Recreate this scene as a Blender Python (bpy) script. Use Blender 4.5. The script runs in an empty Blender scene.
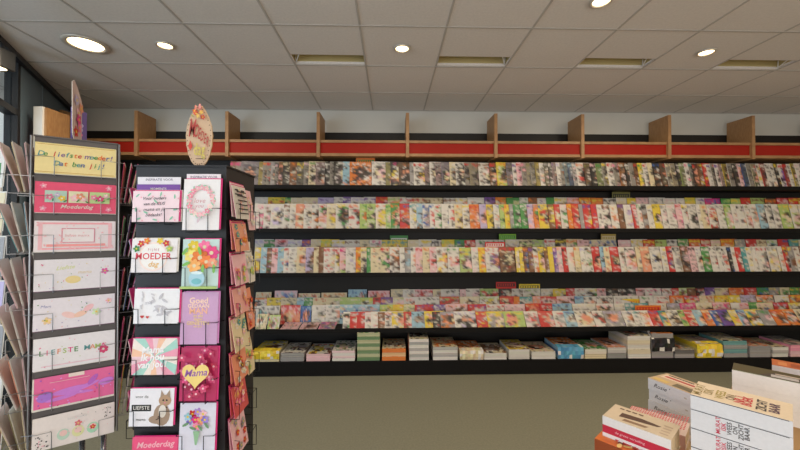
import bpy, bmesh, math, random, re
from mathutils import Vector, Matrix, Euler
random.seed(7)
C = bpy.context.scene.collection
# ------------------------------------------------------------------ camera, world, lights, exposure
F = 356.0
CAMZ = 1.5
cd = bpy.data.cameras.new('camera'); cam = bpy.data.objects.new('camera', cd); C.objects.link(cam)
cd.sensor_width = 36; cd.lens = 36*F/800; cd.clip_start = 0.05
cam.location = (0, 0, CAMZ); cam.rotation_euler = (math.radians(90.64), 0, math.radians(-1.45))
bpy.context.scene.camera = cam
CR = cam.rotation_euler.to_matrix()
world = bpy.data.worlds.new('world'); bpy.context.scene.world = world; world.use_nodes = True
bg = world.node_tree.nodes['Background']
bg.inputs[0].default_value = (1.0, 0.955, 0.91, 1); bg.inputs[1].default_value = 0.78
vs = bpy.context.scene.view_settings
vs.view_transform = 'Standard'; vs.look = 'None'; vs.gamma = 1; vs.use_curve_mapping = False; vs.exposure = 0.0
def area(name, loc, rot, size, energy, col, sy=None):
    l = bpy.data.lights.new(name, 'AREA'); l.energy = energy; l.color = col; l.size = size
    if sy: l.shape = 'RECTANGLE'; l.size_y = sy
    o = bpy.data.objects.new(name, l); C.objects.link(o); o.location = loc; o.rotation_euler = rot
    return o
# daylight through the shop window to the left of and behind the camera
area('window_daylight', (-3.6, -0.6, 1.6), (math.radians(90), 0, math.radians(-70)), 3.0, 90, (0.78, 0.85, 1.0), 2.2)
# added fill light behind the camera, tilted up to brighten the ceiling
area('rear_fill_light', (0.2, -2.9, 1.0), (math.radians(116), 0, 0), 6.0, 100, (1.0, .92, .84), 1.8)

def px(x, y, Y):
    """point where the view ray through photo pixel x, y meets the vertical plane at depth Y"""
    d = CR @ Vector(((x-400)/F, -(y-225)/F, -1)); t = Y/d.y
    return Vector((d.x*t, Y, CAMZ+d.z*t))
def pz(x, y, z):
    d = CR @ Vector(((x-400)/F, -(y-225)/F, -1)); t = (z-CAMZ)/d.z
    return Vector((d.x*t, d.y*t, z))

# ------------------------------------------------------------------ colours and materials
def lin(c):
    return tuple((v/255/12.92 if v/255 <= .04045 else ((v/255+.055)/1.055)**2.4) for v in c)
PAL = {'w': (226,220,212), 'c': (226,210,172), 'k': (30,26,28), 'd': (78,72,72), 'g': (152,148,148), 'r': (205,44,42), 'o': (228,120,40),
       'y': (232,202,56), 'G': (62,140,66), 'l': (172,198,112), 'b': (52,92,166), 's': (152,192,212), 'p': (236,130,164), 'P': (236,190,196),
       'm': (220,40,124), 'v': (112,72,152), 'L': (192,178,214), 'n': (122,78,50), 't': (72,152,156), 'a': (232,150,118), 'O': (124,118,62), 'B': (84,152,188)}
WORD = {'w': 'white', 'c': 'cream', 'k': 'black', 'd': 'charcoal', 'g': 'grey', 'r': 'red', 'o': 'orange', 'y': 'yellow', 'G': 'green', 'l': 'lime',
        'b': 'blue', 's': 'pale-blue', 'p': 'pink', 'P': 'blush', 'm': 'magenta', 'v': 'violet', 'L': 'lavender', 'n': 'brown', 't': 'teal', 'a': 'salmon', 'O': 'olive', 'B': 'blue'}
ORD = ['', 'first', 'second', 'third', 'fourth', 'fifth', 'sixth', 'seventh', 'eighth', 'ninth', 'tenth', 'eleventh', 'twelfth', 'thirteenth', 'fourteenth',
       'fifteenth', 'sixteenth', 'seventeenth', 'eighteenth', 'nineteenth', 'twentieth', 'twenty-first', 'twenty-second', 'twenty-third', 'twenty-fourth', 'twenty-fifth', 'twenty-sixth', 'twenty-seventh', 'twenty-eighth', 'twenty-ninth', 'thirtieth']
def col(c):
    return PAL[c] if isinstance(c, str) else c
def jit(c, a, rnd=random):
    k = rnd.uniform(-a, a)
    return tuple(max(4, min(250, v + k + rnd.uniform(-a*.4, a*.4))) for v in c)
def mat(name, rgb, rough=.5, metal=0, noise=0, nscale=30, bump=0, emit=0, spec=.5):
    m = bpy.data.materials.new(name); m.use_nodes = True; nt = m.node_tree; b = nt.nodes['Principled BSDF']
    base = lin(rgb); b.inputs['Base Color'].default_value = (*base, 1); b.inputs['Roughness'].default_value = rough
    b.inputs['Metallic'].default_value = metal; b.inputs['Specular IOR Level'].default_value = spec
    if emit:
        b.inputs['Emission Color'].default_value = (*base, 1); b.inputs['Emission Strength'].default_value = emit
    if noise or bump:
        tc = nt.nodes.new('ShaderNodeTexCoord'); n = nt.nodes.new('ShaderNodeTexNoise'); n.inputs['Scale'].default_value = nscale; n.inputs['Detail'].default_value = 4
        nt.links.new(tc.outputs['Object'], n.inputs['Vector'])
        if noise:
            r = nt.nodes.new('ShaderNodeValToRGB'); e = r.color_ramp.elements
            e[0].position = .3; e[1].position = .7
            e[0].color = (*[v*(1-noise) for v in base], 1); e[1].color = (*[min(1, v*(1+noise)) for v in base], 1)
            nt.links.new(n.outputs['Fac'], r.inputs['Fac']); nt.links.new(r.outputs['Color'], b.inputs['Base Color'])
        if bump:
            bn = nt.nodes.new('ShaderNodeBump'); bn.inputs['Strength'].default_value = bump; bn.inputs['Distance'].default_value = .005
            nt.links.new(n.outputs['Fac'], bn.inputs['Height']); nt.links.new(bn.outputs['Normal'], b.inputs['Normal'])
    return m
def printed(name, rough, coat=0):
    """printed paper: the ink colours sit in the mesh, fine procedural paper tooth on top"""
    m = bpy.data.materials.new(name); m.use_nodes = True; nt = m.node_tree; b = nt.nodes['Principled BSDF']
    a = nt.nodes.new('ShaderNodeAttribute'); a.attribute_name = 'ink'
    n = nt.nodes.new('ShaderNodeTexNoise'); n.inputs['Scale'].default_value = 90; n.inputs['Detail'].default_value = 2
    tc = nt.nodes.new('ShaderNodeTexCoord'); nt.links.new(tc.outputs['Object'], n.inputs['Vector'])
    mr = nt.nodes.new('ShaderNodeMapRange'); mr.inputs['To Min'].default_value = .92; mr.inputs['To Max'].default_value = 1.05
    mx = nt.nodes.new('ShaderNodeVectorMath'); mx.operation = 'SCALE'
    nt.links.new(n.outputs['Fac'], mr.inputs['Value']); nt.links.new(a.outputs['Color'], mx.inputs[0]); nt.links.new(mr.outputs['Result'], mx.inputs['Scale'])
    nt.links.new(mx.outputs['Vector'], b.inputs['Base Color']); b.inputs['Roughness'].default_value = rough
    b.inputs['Coat Weight'].default_value = coat
    return m
def oak():
    m = bpy.data.materials.new('oak'); m.use_nodes = True; nt = m.node_tree; b = nt.nodes['Principled BSDF']
    tc = nt.nodes.new('ShaderNodeTexCoord'); mp = nt.nodes.new('ShaderNodeMapping'); mp.inputs['Scale'].default_value = (2, 14, 3)
    n = nt.nodes.new('ShaderNodeTexNoise'); n.inputs['Scale'].default_value = 6; n.inputs['Detail'].default_value = 6
    r = nt.nodes.new('ShaderNodeValToRGB'); e = r.color_ramp.elements
    e[0].position = .35; e[1].position = .65; e[0].color = (*lin((156,114,74)), 1); e[1].color = (*lin((172,130,86)), 1)
    nt.links.new(tc.outputs['Object'], mp.inputs['Vector']); nt.links.new(mp.outputs['Vector'], n.inputs['Vector'])
    nt.links.new(n.outputs['Fac'], r.inputs['Fac']); nt.links.new(r.outputs['Color'], b.inputs['Base Color']); b.inputs['Roughness'].default_value = .5
    return m
M = dict(
    ink=printed('printed_paper', .42), gloss=printed('glossy_cover', .45), oak=oak(),
    tile=mat('ceiling_tile', (228,220,213), .9, noise=.04, nscale=60, bump=.15), tbar=mat('ceiling_grid', (190,182,174), .6),
    wall=mat('wall_paint', (204,201,192), .8, noise=.03, nscale=3), slate=mat('slate_panel', (92,108,120), .5, noise=.06, nscale=5),
    frame=mat('window_frame_black', (22,24,28), .4), floor=mat('floor_speckled', (134,132,114), .75, noise=.10, nscale=70, bump=.1),
    black=mat('shelf_black', (16,13,12), .6, spec=.2, noise=.1, nscale=20), backp=mat('back_panel', (32,29,27), .5, spec=.3, noise=.08, nscale=4), red=mat('red_laminate', (158,32,18), .55, spec=.2, noise=.04, nscale=6),
    wire=mat('black_wire', (24,22,24), .35, .6), greywire=mat('grey_wire', (150,148,150), .3, .8), taupe=mat('taupe_panel', (96,90,90), .55, noise=.05, nscale=8),
    rack=mat('rack_black', (34,32,36), .5, noise=.06, nscale=10), chrome=mat('chrome_tube', (190,190,195), .2, .9), whitep=mat('white_plastic', (230,228,224), .4, noise=.02),
    lamp=mat('lamp_glow', (255,228,176), .5, emit=7), lamprim=mat('lamp_rim', (215,205,190), .35, .3), olive=mat('vent_inside', (190,172,120), .6, noise=.06, nscale=4),
    kraft=mat('light_wood_table', (196,160,112), .5, noise=.08, nscale=12), exterior=mat('pavement', (150,150,150), .9, noise=.1, nscale=3),
)
g = bpy.data.materials.new('window_glass'); g.use_nodes = True; nt = g.node_tree
gb = nt.nodes.new('ShaderNodeBsdfGlossy'); gb.inputs['Roughness'].default_value = .05; tb = nt.nodes.new('ShaderNodeBsdfTransparent'); tb.inputs[0].default_value = (.86,.93,.96,1)
mx = nt.nodes.new('ShaderNodeMixShader'); mx.inputs[0].default_value = .07
nt.links.new(tb.outputs[0], mx.inputs[1]); nt.links.new(gb.outputs[0], mx.inputs[2]); nt.links.new(mx.outputs[0], nt.nodes['Material Output'].inputs['Surface']); M['glass'] = g

# ------------------------------------------------------------------ helpers
class MB:
    """collects faces with ink colours for ONE mesh"""
    def __init__(s): s.v = []; s.f = []; s.c = []
    def face(s, pts, c=None):
        i = len(s.v); s.v += [tuple(p) for p in pts]; s.f.append(tuple(range(i, i+len(pts)))); s.c.append(c)
    def box(s, a, b, c=None, rot=None, org=(0,0,0), cols=None):
        (x0,y0,z0),(x1,y1,z1) = a, b
        p = [Vector(q) for q in ((x0,y0,z0),(x1,y0,z0),(x1,y1,z0),(x0,y1,z0),(x0,y0,z1),(x1,y0,z1),(x1,y1,z1),(x0,y1,z1))]
        if rot is not None: o = Vector(org); p = [o + rot @ (q) for q in p]
        i = len(s.v); s.v += [tuple(q) for q in p]
        fs = {'bottom': (0,3,2,1), 'top': (4,5,6,7), 'front': (0,1,5,4), 'right': (1,2,6,5), 'back': (2,3,7,6), 'left': (3,0,4,7)}
        for k, q in fs.items():
            s.f.append(tuple(i+j for j in q)); s.c.append((cols or {}).get(k, c))
    def tube(s, pts, r, n=6, c=None, closed=False):
        pts = [Vector(p) for p in pts]; rings = []
        for k, p in enumerate(pts):
            d = (pts[min(k+1, len(pts)-1)] - pts[max(k-1, 0)]).normalized()
            u = d.orthogonal().normalized()
            if rings:
                u = (pu - d*pu.dot(d)); u = u.normalized() if u.length > 1e-4 else d.orthogonal().normalized()
            pu = u; w = d.cross(u)
            i = len(s.v); rr = r if not isinstance(r, (list, tuple)) else r[k]
            s.v += [tuple(p + (u*math.cos(2*math.pi*a/n) + w*math.sin(2*math.pi*a/n))*rr) for a in range(n)]; rings.append(i)
        for a, b in zip(rings, rings[1:]):
            for j in range(n):
                s.f.append((a+j, a+(j+1)%n, b+(j+1)%n, b+j)); s.c.append(c)
        s.f.append(tuple(rings[0]+j for j in range(n))[::-1]); s.c.append(c)
        s.f.append(tuple(rings[-1]+j for j in range(n))); s.c.append(c)
    def lathe(s, prof, ctr, n=24, c=None):
        rings = []
        for r, z in prof:
            i = len(s.v); s.v += [(ctr[0]+r*math.cos(2*math.pi*k/n), ctr[1]+r*math.sin(2*math.pi*k/n), ctr[2]+z) for k in range(n)]; rings.append(i)
        for a, b in zip(rings, rings[1:]):
            for j in range(n):
                s.f.append((a+j, a+(j+1)%n, b+(j+1)%n, b+j)); s.c.append(c)
        s.f.append(tuple(rings[-1]+j for j in range(n))); s.c.append(c)
    def grid(s, x0, z0, x1, z1, y, cells, T=None):
        """front grid facing -y, cells[row][col] top row first, welded"""
        ny, nx = len(cells), len(cells[0]); i = len(s.v)
        for r in range(ny+1):
            for q in range(nx+1):
                s.v.append((x0+(x1-x0)*q/nx, y, z1-(z1-z0)*r/ny))
        for r in range(ny):
            for q in range(nx):
                a = i+r*(nx+1)+q; s.f.append((a, a+nx+1, a+nx+2, a+1)); s.c.append(cells[r][q])
        return i
    def soften(s, i, cells, rnd):
        """ink runs softly from cell to cell, as on a printed photograph"""
        ny, nx = len(cells), len(cells[0]); s.soft = {}; L = [[lin(c) for c in r] for r in cells]
        for r in range(ny+1):
            for q in range(nx+1):
                cs = [L[a][b] for a in (r-1, r) for b in (q-1, q) if 0 <= a < ny and 0 <= b < nx]
                pick = rnd.choice(cs); s.soft[i+r*(nx+1)+q] = [sum(c[j] for c in cs)/len(cs)*.4+pick[j]*.6 for j in range(3)]+[1.0]
    def build(s, name, m, parent=None, smooth=False, bevel=0):
        me = bpy.data.meshes.new(name); me.from_pydata(s.v, [], s.f); me.materials.append(m)
        if any(c is not None for c in s.c):
            at = me.color_attributes.new('ink', 'FLOAT_COLOR', 'CORNER'); k = 0; buf = []
            sm = getattr(s, 'soft', None)
            for f, c in zip(s.f, s.c):
                q = (*lin(col(c if c is not None else 'w')), 1)
                for vi in f: buf += sm[vi] if (sm and vi in sm and len(f) == 4) else q
            at.data.foreach_set('color', buf)
        me.update(); o = bpy.data.objects.new(name, me); C.objects.link(o)
        if parent: o.parent = parent
        if smooth:
            for p in me.polygons: p.use_smooth = True
        if bevel:
            b = o.modifiers.new('bevel', 'BEVEL'); b.width = bevel; b.segments = 2; b.limit_method = 'ANGLE'
        return o
def tag(o, label, cat, group=None, kind=None):
    o['label'] = label; o['category'] = cat
    if group: o['group'] = group
    if kind: o['kind'] = kind
    return o
def thing(name, label, cat, loc=(0,0,0), rotz=0, group=None):
    o = bpy.data.objects.new(name, None); C.objects.link(o); o.location = loc; o.rotation_euler = (0,0,rotz); o.empty_display_size = .1
    return tag(o, label, cat, group)
def struct(name, mb, m, **k):
    o = mb.build(name, m, **k); o['kind'] = 'structure'; return o
_tc = {}
def text_polys(t, bold=0, shear=0):
    """polygons of a line of writing, unit height, centred"""
    k = (t, bold, shear)
    if k not in _tc:
        cu = bpy.data.curves.new('writing', 'FONT'); cu.body = t; cu.size = 1; cu.offset = bold; cu.shear = shear; cu.resolution_u = 2
        cu.align_x = 'CENTER'; cu.align_y = 'CENTER'
        ob = bpy.data.objects.new('writing', cu); me = bpy.data.meshes.new_from_object(ob)
        _tc[k] = ([tuple(v.co) for v in me.vertices], [tuple(p.vertices) for p in me.polygons])
        bpy.data.objects.remove(ob); bpy.data.curves.remove(cu); bpy.data.meshes.remove(me)
    return _tc[k]
class Card(MB):
    """a printed card or cover: board w x h, front face towards -y, decoration as ink on the face"""
    def __init__(s, w, h, base, t=.0012, edge=None):
        super().__init__(); s.w = w; s.h = h; s.y = -.0002; s.box((0,0,0),(w,t,h), base, cols={'right': edge or base, 'left': edge or base, 'top': edge or base})
    def lay(s): s.y -= .00012; return s.y
    def rect(s, x, z, w, h, c):
        y = s.lay(); s.face([(x,y,z),(x+w,y,z),(x+w,y,z+h),(x,y,z+h)], c)
    def poly(s, pts, c): y = s.lay(); s.face([(p[0], y, p[1]) for p in pts], c)
    def ell(s, cx, cz, rx, rz, c, n=14, rot=0):
        ca, sa = math.cos(rot), math.sin(rot)
        s.poly([(cx+rx*math.cos(a)*ca-rz*math.sin(a)*sa, cz+rx*math.cos(a)*sa+rz*math.sin(a)*ca) for a in [2*math.pi*k/n for k in range(n)]], c)
    def flower(s, cx, cz, r, c, cc='y', n=5):
        a0 = random.random()*3
        for k in range(n):
            a = a0+2*math.pi*k/n; s.ell(cx+math.cos(a)*r*.55, cz+math.sin(a)*r*.55, r*.5, r*.36, jit(col(c), 14), 8, a)
        s.ell(cx, cz, r*.28, r*.28, cc, 8)
    def leaf(s, cx, cz, r, c='G', a=None):
        s.ell(cx, cz, r, r*.35, c, 8, random.random()*3 if a is None else a)
    def text(s, t, cx, cz, size, c, bold=0, rot=0, shear=0, sx=1):
        vs_, fs = text_polys(t, bold, shear); y = s.lay(); ca, sa = math.cos(rot), math.sin(rot)
        for f in fs:
            pts = [(cx+(vs_[i][0]*sx*ca-vs_[i][1]*sa)*size, cz+(vs_[i][0]*sx*sa+vs_[i][1]*ca)*size) for i in f]
            s.face([(p[0], y, p[1]) for p in pts], c)
    def rainbow(s, t, cx, cz, size, cols, adv=.6, bold=.01, shear=.2):
        n = len(t)
        for i, ch in enumerate(t):
            if ch != ' ': s.text(ch, cx+(i-(n-1)/2)*size*adv, cz, size, cols[i % len(cols)], bold, 0, shear)

# ------------------------------------------------------------------ setting: floor, ceiling, walls, window
WY = 4.19; CZ = 2.9
mb = MB(); mb.box((-4.4,-3,-.05),(8.0,WY+.1,0)); struct('floor', mb, M['floor'])
mb = MB(); mb.box((-14,-9,-.12),(-4.4,12,-.05)); struct('ground_1', mb, M['exterior'])
# ceiling: a lay-in tile grid with four slots left open for the vents
TX = .385; TY = .04; S = .6
vent_cols = [-2, 0+0, 2, 4]     # column index of each vent (column k spans TX+S*k .. TX+S*(k+1))
vents = [(TX+S*k, TX+S*(k+1)) for k in (-2, 0, 2, 4)]
VY0, VY1 = 2.86, 3.02
mb = MB()
rows = [TY+S*k for k in range(-5, 7)] + [WY+.02]
for a, b in zip(rows, rows[1:]):
    for k in range(-8, 13):
        x0, x1 = TX+S*k, TX+S*(k+1)
        seg = [(a, b)]
        if k in (-2, 0, 2, 4) and a < 2.9 < b: seg = [(a, VY0), (VY1, b)]
        for p, q in seg: mb.box((x0, p, CZ), (x1, q, CZ+.02))
struct('ceiling', mb, M['tile'])
mb = MB()
for k in range(-8, 14): mb.box((TX+S*k-.007, -3, CZ-.004), (TX+S*k+.007, WY, CZ-.0005))
for y in rows[:-1]: mb.box((-4.4, y-.006, CZ-.005), (8, y+.006, CZ-.0011))
mb.box((-4.4, WY-.02, CZ-.006), (8, WY+.0, CZ-.0016))
struct('trim_1', mb, M['tbar'])
mb = MB(); mb.box((-3.78, WY, 0), (8.0, WY+.1, CZ+.3)); struct('wall_back', mb, M['wall'])
mb = MB(); mb.box((8.0, -3, 0), (8.1, WY+.1, CZ+.3)); struct('wall_right', mb, M['wall'])
# slanting shop front on the left
A0 = Vector((-3.70, WY, 0)); d = Vector((.543, -1, 0)).normalized(); n_ = Vector((1, .543, 0)).normalized()
LR = Matrix((( d.x, -n_.x, 0), (d.y, -n_.y, 0), (0, 0, 1)))
def lw(mb, u0, u1, z0, z1, t0=0, t1=.08): mb.box((u0, t0, z0), (u1, t1, z1), rot=LR, org=A0)
mb = MB(); lw(mb, 0, 1.35, 0, CZ); lw(mb, .86, .875, 0, CZ, -.004, .0); struct('wall_left', mb, M['slate'])
mb = MB(); lw(mb, 0, 7.6, CZ-.05, CZ-.006, -.035, .1); struct('trim_2', mb, M['frame'])
wf = MB(); lw(wf, 1.35, 1.40, 0, CZ-.05, 0, .08)
for u in (3.0, 4.5, 6.0, 7.5): lw(wf, u, u+.06, 0, CZ-.05, 0, .08)
lw(wf, 1.40, 7.5, 0, .12, 0.001, .079); lw(wf, 1.40, 7.5, 2.42, 2.47, 0.001, .079)
struct('window_1', wf, M['frame'])
for k, (a, b) in enumerate(((1.40, 3.0), (3.06, 4.5), (4.56, 6.0), (6.06, 7.5))):
    gp = MB(); lw(gp, a, b, .12, 2.42, .035, .043); o = struct('window_%d' % (k+2), gp, M['glass'])
    gp = MB(); lw(gp, a, b, 2.47, CZ-.05, .035, .043); o = struct('window_%d' % (k+6), gp, M['glass'])

# ------------------------------------------------------------------ ceiling lights and vents
def downlight(x, y, r, label, e):
    t = thing('ceiling_downlight', label, 'light', (x, y, CZ), group='recessed ceiling downlights')
    mb = MB(); mb.lathe([(r*1.0, -.0065), (r*1.0, -.012), (r*.82, -.016), (r*.74, -.012), (r*.74, -.0065)], (0,0,0), 28); mb.build('trim_ring', M['lamprim'], t, smooth=True)
    mb = MB(); mb.lathe([(r*.73, -.0068), (r*.4, -.0085), (.001, -.009)], (0,0,0), 24); mb.build('diffuser', M['lamp'], t)
    l = bpy.data.lights.new('downlight_lamp', 'AREA'); l.shape = 'DISK'; l.size = r*1.3; l.energy = e; l.color = (1.0, .84, .62)
    lo = bpy.data.objects.new('downlight_lamp', l); C.objects.link(lo); lo.parent = t; lo.location = (0,0,-.02)
downlight(-2.30, 2.73, .145, 'large round recessed downlight near the slanting shop front', 11)
downlight(-1.714, 2.73, .066, 'small round recessed downlight right of the large one', 7)
downlight(.085, 2.73, .066, 'small round recessed downlight between the two leftmost ceiling vents', 9)
downlight(2.485, 2.73, .066, 'small round recessed downlight between the two rightmost ceiling vents', 13)
downlight(1.285, 2.13, .066, 'small round recessed downlight cut by the top edge of the picture', 13)
def room_lamp(x, y, e):       # the shop's other downlights, behind the camera and to its right
    l = bpy.data.lights.new('shop_lamp', 'AREA'); l.shape = 'DISK'; l.size = .3; l.energy = e; l.color = (1.0, .80, .52)
    lo = bpy.data.objects.new('shop_lamp', l); C.objects.link(lo); lo.location = (x, y, CZ-.03)
for x, y, e in ((4.6, 2.1, 12), (3.2, .6, 12), (.9, -.2, 8), (-1.3, .1, 6), (5.6, .4, 14), (2.6, -1.6, 12)): room_lamp(x, y, e)
vl = ['above the left end of the third red panel', 'right of the central downlight', 'left of the downlight at far right', 'at the far right edge of the ceiling']
for k, (x0, x1) in enumerate(vents):
    t = thing('ceiling_vent', 'long narrow recessed ceiling slot ' + vl[k], 'vent', (x0, VY0, CZ), group='recessed slots in the ceiling')
    w = S; dd = VY1-VY0; mb = MB()
    mb.box((0,0,.0205),(w,.004,.075)); mb.box((0,dd-.004,.0205),(w,dd,.075)); mb.box((0,.004,.071),(w,dd-.004,.075))
    mb.box((.001,.004,.0205),(.005,dd-.004,.071)); mb.box((w-.005,.004,.0205),(w-.001,dd-.004,.071)); mb.build('housing', M['olive'], t)
    mb = MB(); e = .006 if k == 0 else w-.006; s_ = 1 if k == 0 else -1
    mb.tube([(e+s_*.07, .008, .012), (e+s_*.012, dd-.02, .004), (e+s_*.004, dd-.016, .066)], .0045); mb.build('bracket', M['whitep'], t)
t = thing('spotlight', 'black box spotlight under the ceiling by the shop front window', 'light', tuple(px(4, 60, 2.66)))
mb = MB(); mb.box((-.065,-.06,-.07),(.035,.05,.07)); mb.build('housing', M['frame'], t, bevel=.006)
mb = MB(); mb.tube([(-.01,0,.07),(-.01,0,CZ-.052-t.location.z)], .01); mb.build('stem', M['frame'], t)
mb = MB(); mb.box((-.045,-.066,-.078),(.022,.0,-.0705)); mb.build('lamp', M['lamp'], t)

# ------------------------------------------------------------------ wall shelving
FY = 3.85; XL = -3.5; XR = 5.9; BY = 4.14
sh = thing('magazine_shelving', 'long black wall shelving with red header panels and oak dividers full of magazines', 'shelving', (0, 3.9, 0))
def part(name, mb, m, label=None, **k):
    o = mb.build(name, m, sh, **k); o.location = (0, -3.9, 0)
    if label: o['label'] = label
    return o
SZ = [px(520, 185.5, FY).z, px(520, 228.5, FY).z, px(520, 272.5, FY).z, px(520, 328, 3.72).z, px(520, 360, 3.66).z]
mb = MB(); mb.box((XL, BY, 0), (XR, WY-.002, px(400, 133, BY).z)); part('back_panel', mb, M['backp'])
for i, z in enumerate(SZ[:3]):
    mb = MB(); mb.box((XL, FY, z-.042), (XR, BY-.001, z)); part('shelf', mb, M['black'], bevel=.003)
    if i: mb = MB(); mb.box((XL, 3.965, z+.0005), (XR, BY-.001, z+.07)); part('step', mb, M['black'])
# the sloping lower display with its four stepped tiers
mb = MB(); mb.box((XL, 3.71, SZ[3]-.035), (XR, BY-.001, SZ[3]-.01)); mb.box((XL, 3.70, SZ[3]-.035), (XR, 3.71, SZ[3]+.006)); part('display_shelf', mb, M['black'])
TIER = [(3.74, SZ[3]+.003, .175, math.radians(33)), (3.962, .44, .215, math.radians(13)), (4.02, .512, .215, math.radians(11)), (4.075, .592, .215, math.radians(9))]
for (ty, tz, h, a) in TIER[1:]:
    mb = MB(); mb.box((XL, ty-.008, SZ[3]-.009), (XR, ty+.047, tz)); part('step', mb, M['black'])
mb = MB(); mb.box((XL, 3.66, 0), (XR, BY-.001, SZ[4])); part('base', mb, M['black'], bevel=.004)
# header
zt, z1, z2, z3 = px(495, 114, FY).z, px(495, 141, FY).z, px(495, 143.5, FY).z, px(495, 154, FY).z
zb = px(495, 157, FY).z
divs = [XL+.02] + [px(x, 140, FY).x for x in (137, 227.5, 318.5, 407.5, 495.5, 582, 668.5, 752)]; divs += [divs[-1]+.93, divs[-1]+1.86]
for i, x in enumerate(divs):
    mb = MB(); mb.box((x-.0175, FY-.02, zb-.012), (x+.0175, BY-.01, zt)) 
    o = part('divider', mb, M['oak'], bevel=.002)
for a, b in zip(divs, divs[1:]):
    a += .018; b -= .018
    mb = MB(); mb.box((a, FY+.012, z3), (b, FY+.026, z2)); part('header_panel', mb, M['red'], 'red header panel')
    mb = MB(); mb.box((a, FY, z2), (b, FY+.03, z1)); mb.build
    part('top_rail', mb, M['oak'])
    mb = MB(); mb.box((a, FY, z3-.03), (b, BY-.011, z3)); part('header_shelf', mb, M['oak'])

# tall end cabinet in front of the slanting wall, only its top corner shows
cb = thing('end_cabinet', 'tall oak cabinet with white front edge beside the slate wall at left', 'cabinet', (-2.99, 3.2, 0))
mb = MB(); mb.box((.035, -.1, 0), (.053, .12, 2.536)); mb.build('side_panel', M['oak'], cb)
mb = MB(); mb.box((-.04, -.115, 0), (.0345, -.09, 2.54)); mb.build('front_edge', M['whitep'], cb)
mb = MB(); mb.box((-.04, -.0895, 0), (.0345, .12, 2.53)); mb.build('body', M['whitep'], cb)
BAYX = (45, 137, 227.5, 318.5, 407.5, 495.5, 582, 668.5, 752, 840, 930)
def bay(x):
    for i in range(1, len(BAYX)):
        if x < BAYX[i]: return ORD[i]
    return 'last'
# ------------------------------------------------------------------ magazines
MIX = ['n', 'a', 'w', 'k', 'c', 'g', 'P']
def mute(c, k=.14): return tuple(v*(1-k)+u*k for v, u in zip(c, (128,116,98)))
def cover_cells(a, b, c, nx, ny, rnd, dk=0.0):
    """a printed cover: lettered masthead, a picture with a figure in it, cover lines down the sides"""
    A, B, Cc = mute(col(a)), mute(col(b)), mute(col(c)); dark = (50,42,40); pale = sum(A) > 480
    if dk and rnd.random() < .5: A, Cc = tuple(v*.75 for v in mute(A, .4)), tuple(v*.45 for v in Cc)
    cells = [[jit(A, 6, rnd) for _ in range(nx)] for _ in range(ny)]
    tr = max(1, round(ny*.15)); band = rnd.random() < .3
    for q in range(nx):
        letter = (q % 3 != 2) and rnd.random() < .85
        for r in range(1 if tr > 1 else 0, tr):
            if band: cells[r][q] = jit(B if not letter else A, 8, rnd)
            elif letter: cells[r][q] = jit(B, 8, rnd)
    skin = mute(col(rnd.choice(['a', 'c', 'n', 'P']))); cx = rnd.uniform(.3, .7)*nx; cy = rnd.uniform(.45, .62)*ny
    rx, ry = nx*rnd.uniform(.25, .5), ny*rnd.uniform(.2, .38); panels = rnd.random() < .4; pw, ph = rnd.choice([3, 4, 5]), rnd.choice([3, 4, 5])
    extra = [mute(col(rnd.choice(MIX))) for _ in range(3)]
    for r in range(tr, ny):
        for q in range(nx):
            d = ((q+.5-cx)/rx)**2+((r+.5-cy)/ry)**2; u = rnd.random(); v = rnd.random(); inpic = d < 1 or (panels and (r//ph+q//pw) % 2 == 0)
            if inpic:
                if v < .34 and q: cells[r][q] = jit(cells[r][q-1], 5, rnd)
                elif v < .6 and r > tr: cells[r][q] = jit(cells[r-1][q], 5, rnd)
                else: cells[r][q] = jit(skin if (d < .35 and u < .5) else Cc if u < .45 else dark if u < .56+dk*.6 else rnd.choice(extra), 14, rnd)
            elif r % 3 and u < .36 and q: cells[r][q] = jit(B if v < .25 else mute(col('g'), .5) if pale and v < .75 else mute(dark if pale else col('w'), .25), 14, rnd)
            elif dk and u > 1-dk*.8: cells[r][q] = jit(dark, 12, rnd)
    for r in range(tr, ny):          # the plain strip of ground colour beside the spine
        if not panels or rnd.random() < .6: cells[r][0] = jit(A, 5, rnd)
    return cells
def magazine(name, x, y, z, w, h, t, lean, fan, cc, label, group, cat='magazine', nx=6, ny=12, dk=0):
    rnd = random.Random(hash((round(x*997), round(z*997), cc)) if False else int(abs(x)*9973)+int(z*7919)*31)
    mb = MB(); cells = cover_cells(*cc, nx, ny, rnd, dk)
    mb.soften(mb.grid(0, 0, w, h, 0, cells), cells, rnd)
    ny1, nx1 = len(cells), len(cells[0]); i0 = 0
    tl, tr_, bl, br = 0, nx1, ny1*(nx1+1), ny1*(nx1+1)+nx1
    i = len(mb.v); mb.v += [(0, t, h), (w, t, h), (0, t, 0), (w, t, 0)]
    top = list(range(0, nx1+1)); bot = list(range(bl, br+1)); lf = [r*(nx1+1) for r in range(ny1+1)]; rt = [r*(nx1+1)+nx1 for r in range(ny1+1)]
    for f, c in ((tuple(top)+(i+1, i), 'w'), (tuple(reversed(bot))+(i+2, i+3), 'w'), (tuple(lf[::-1])+(i, i+2), cc[0]), (tuple(rt)+(i+3, i+1), 'w'), ((i, i+1, i+3, i+2), cc[0])):
        mb.f.append(f); mb.c.append(c)
    o = mb.build(name, M['gloss']); o.location = (x, y, z); o.rotation_euler = (-lean, 0, fan)
    if label: tag(o, label, cat, group)
    return o
SPECS = []
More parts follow.
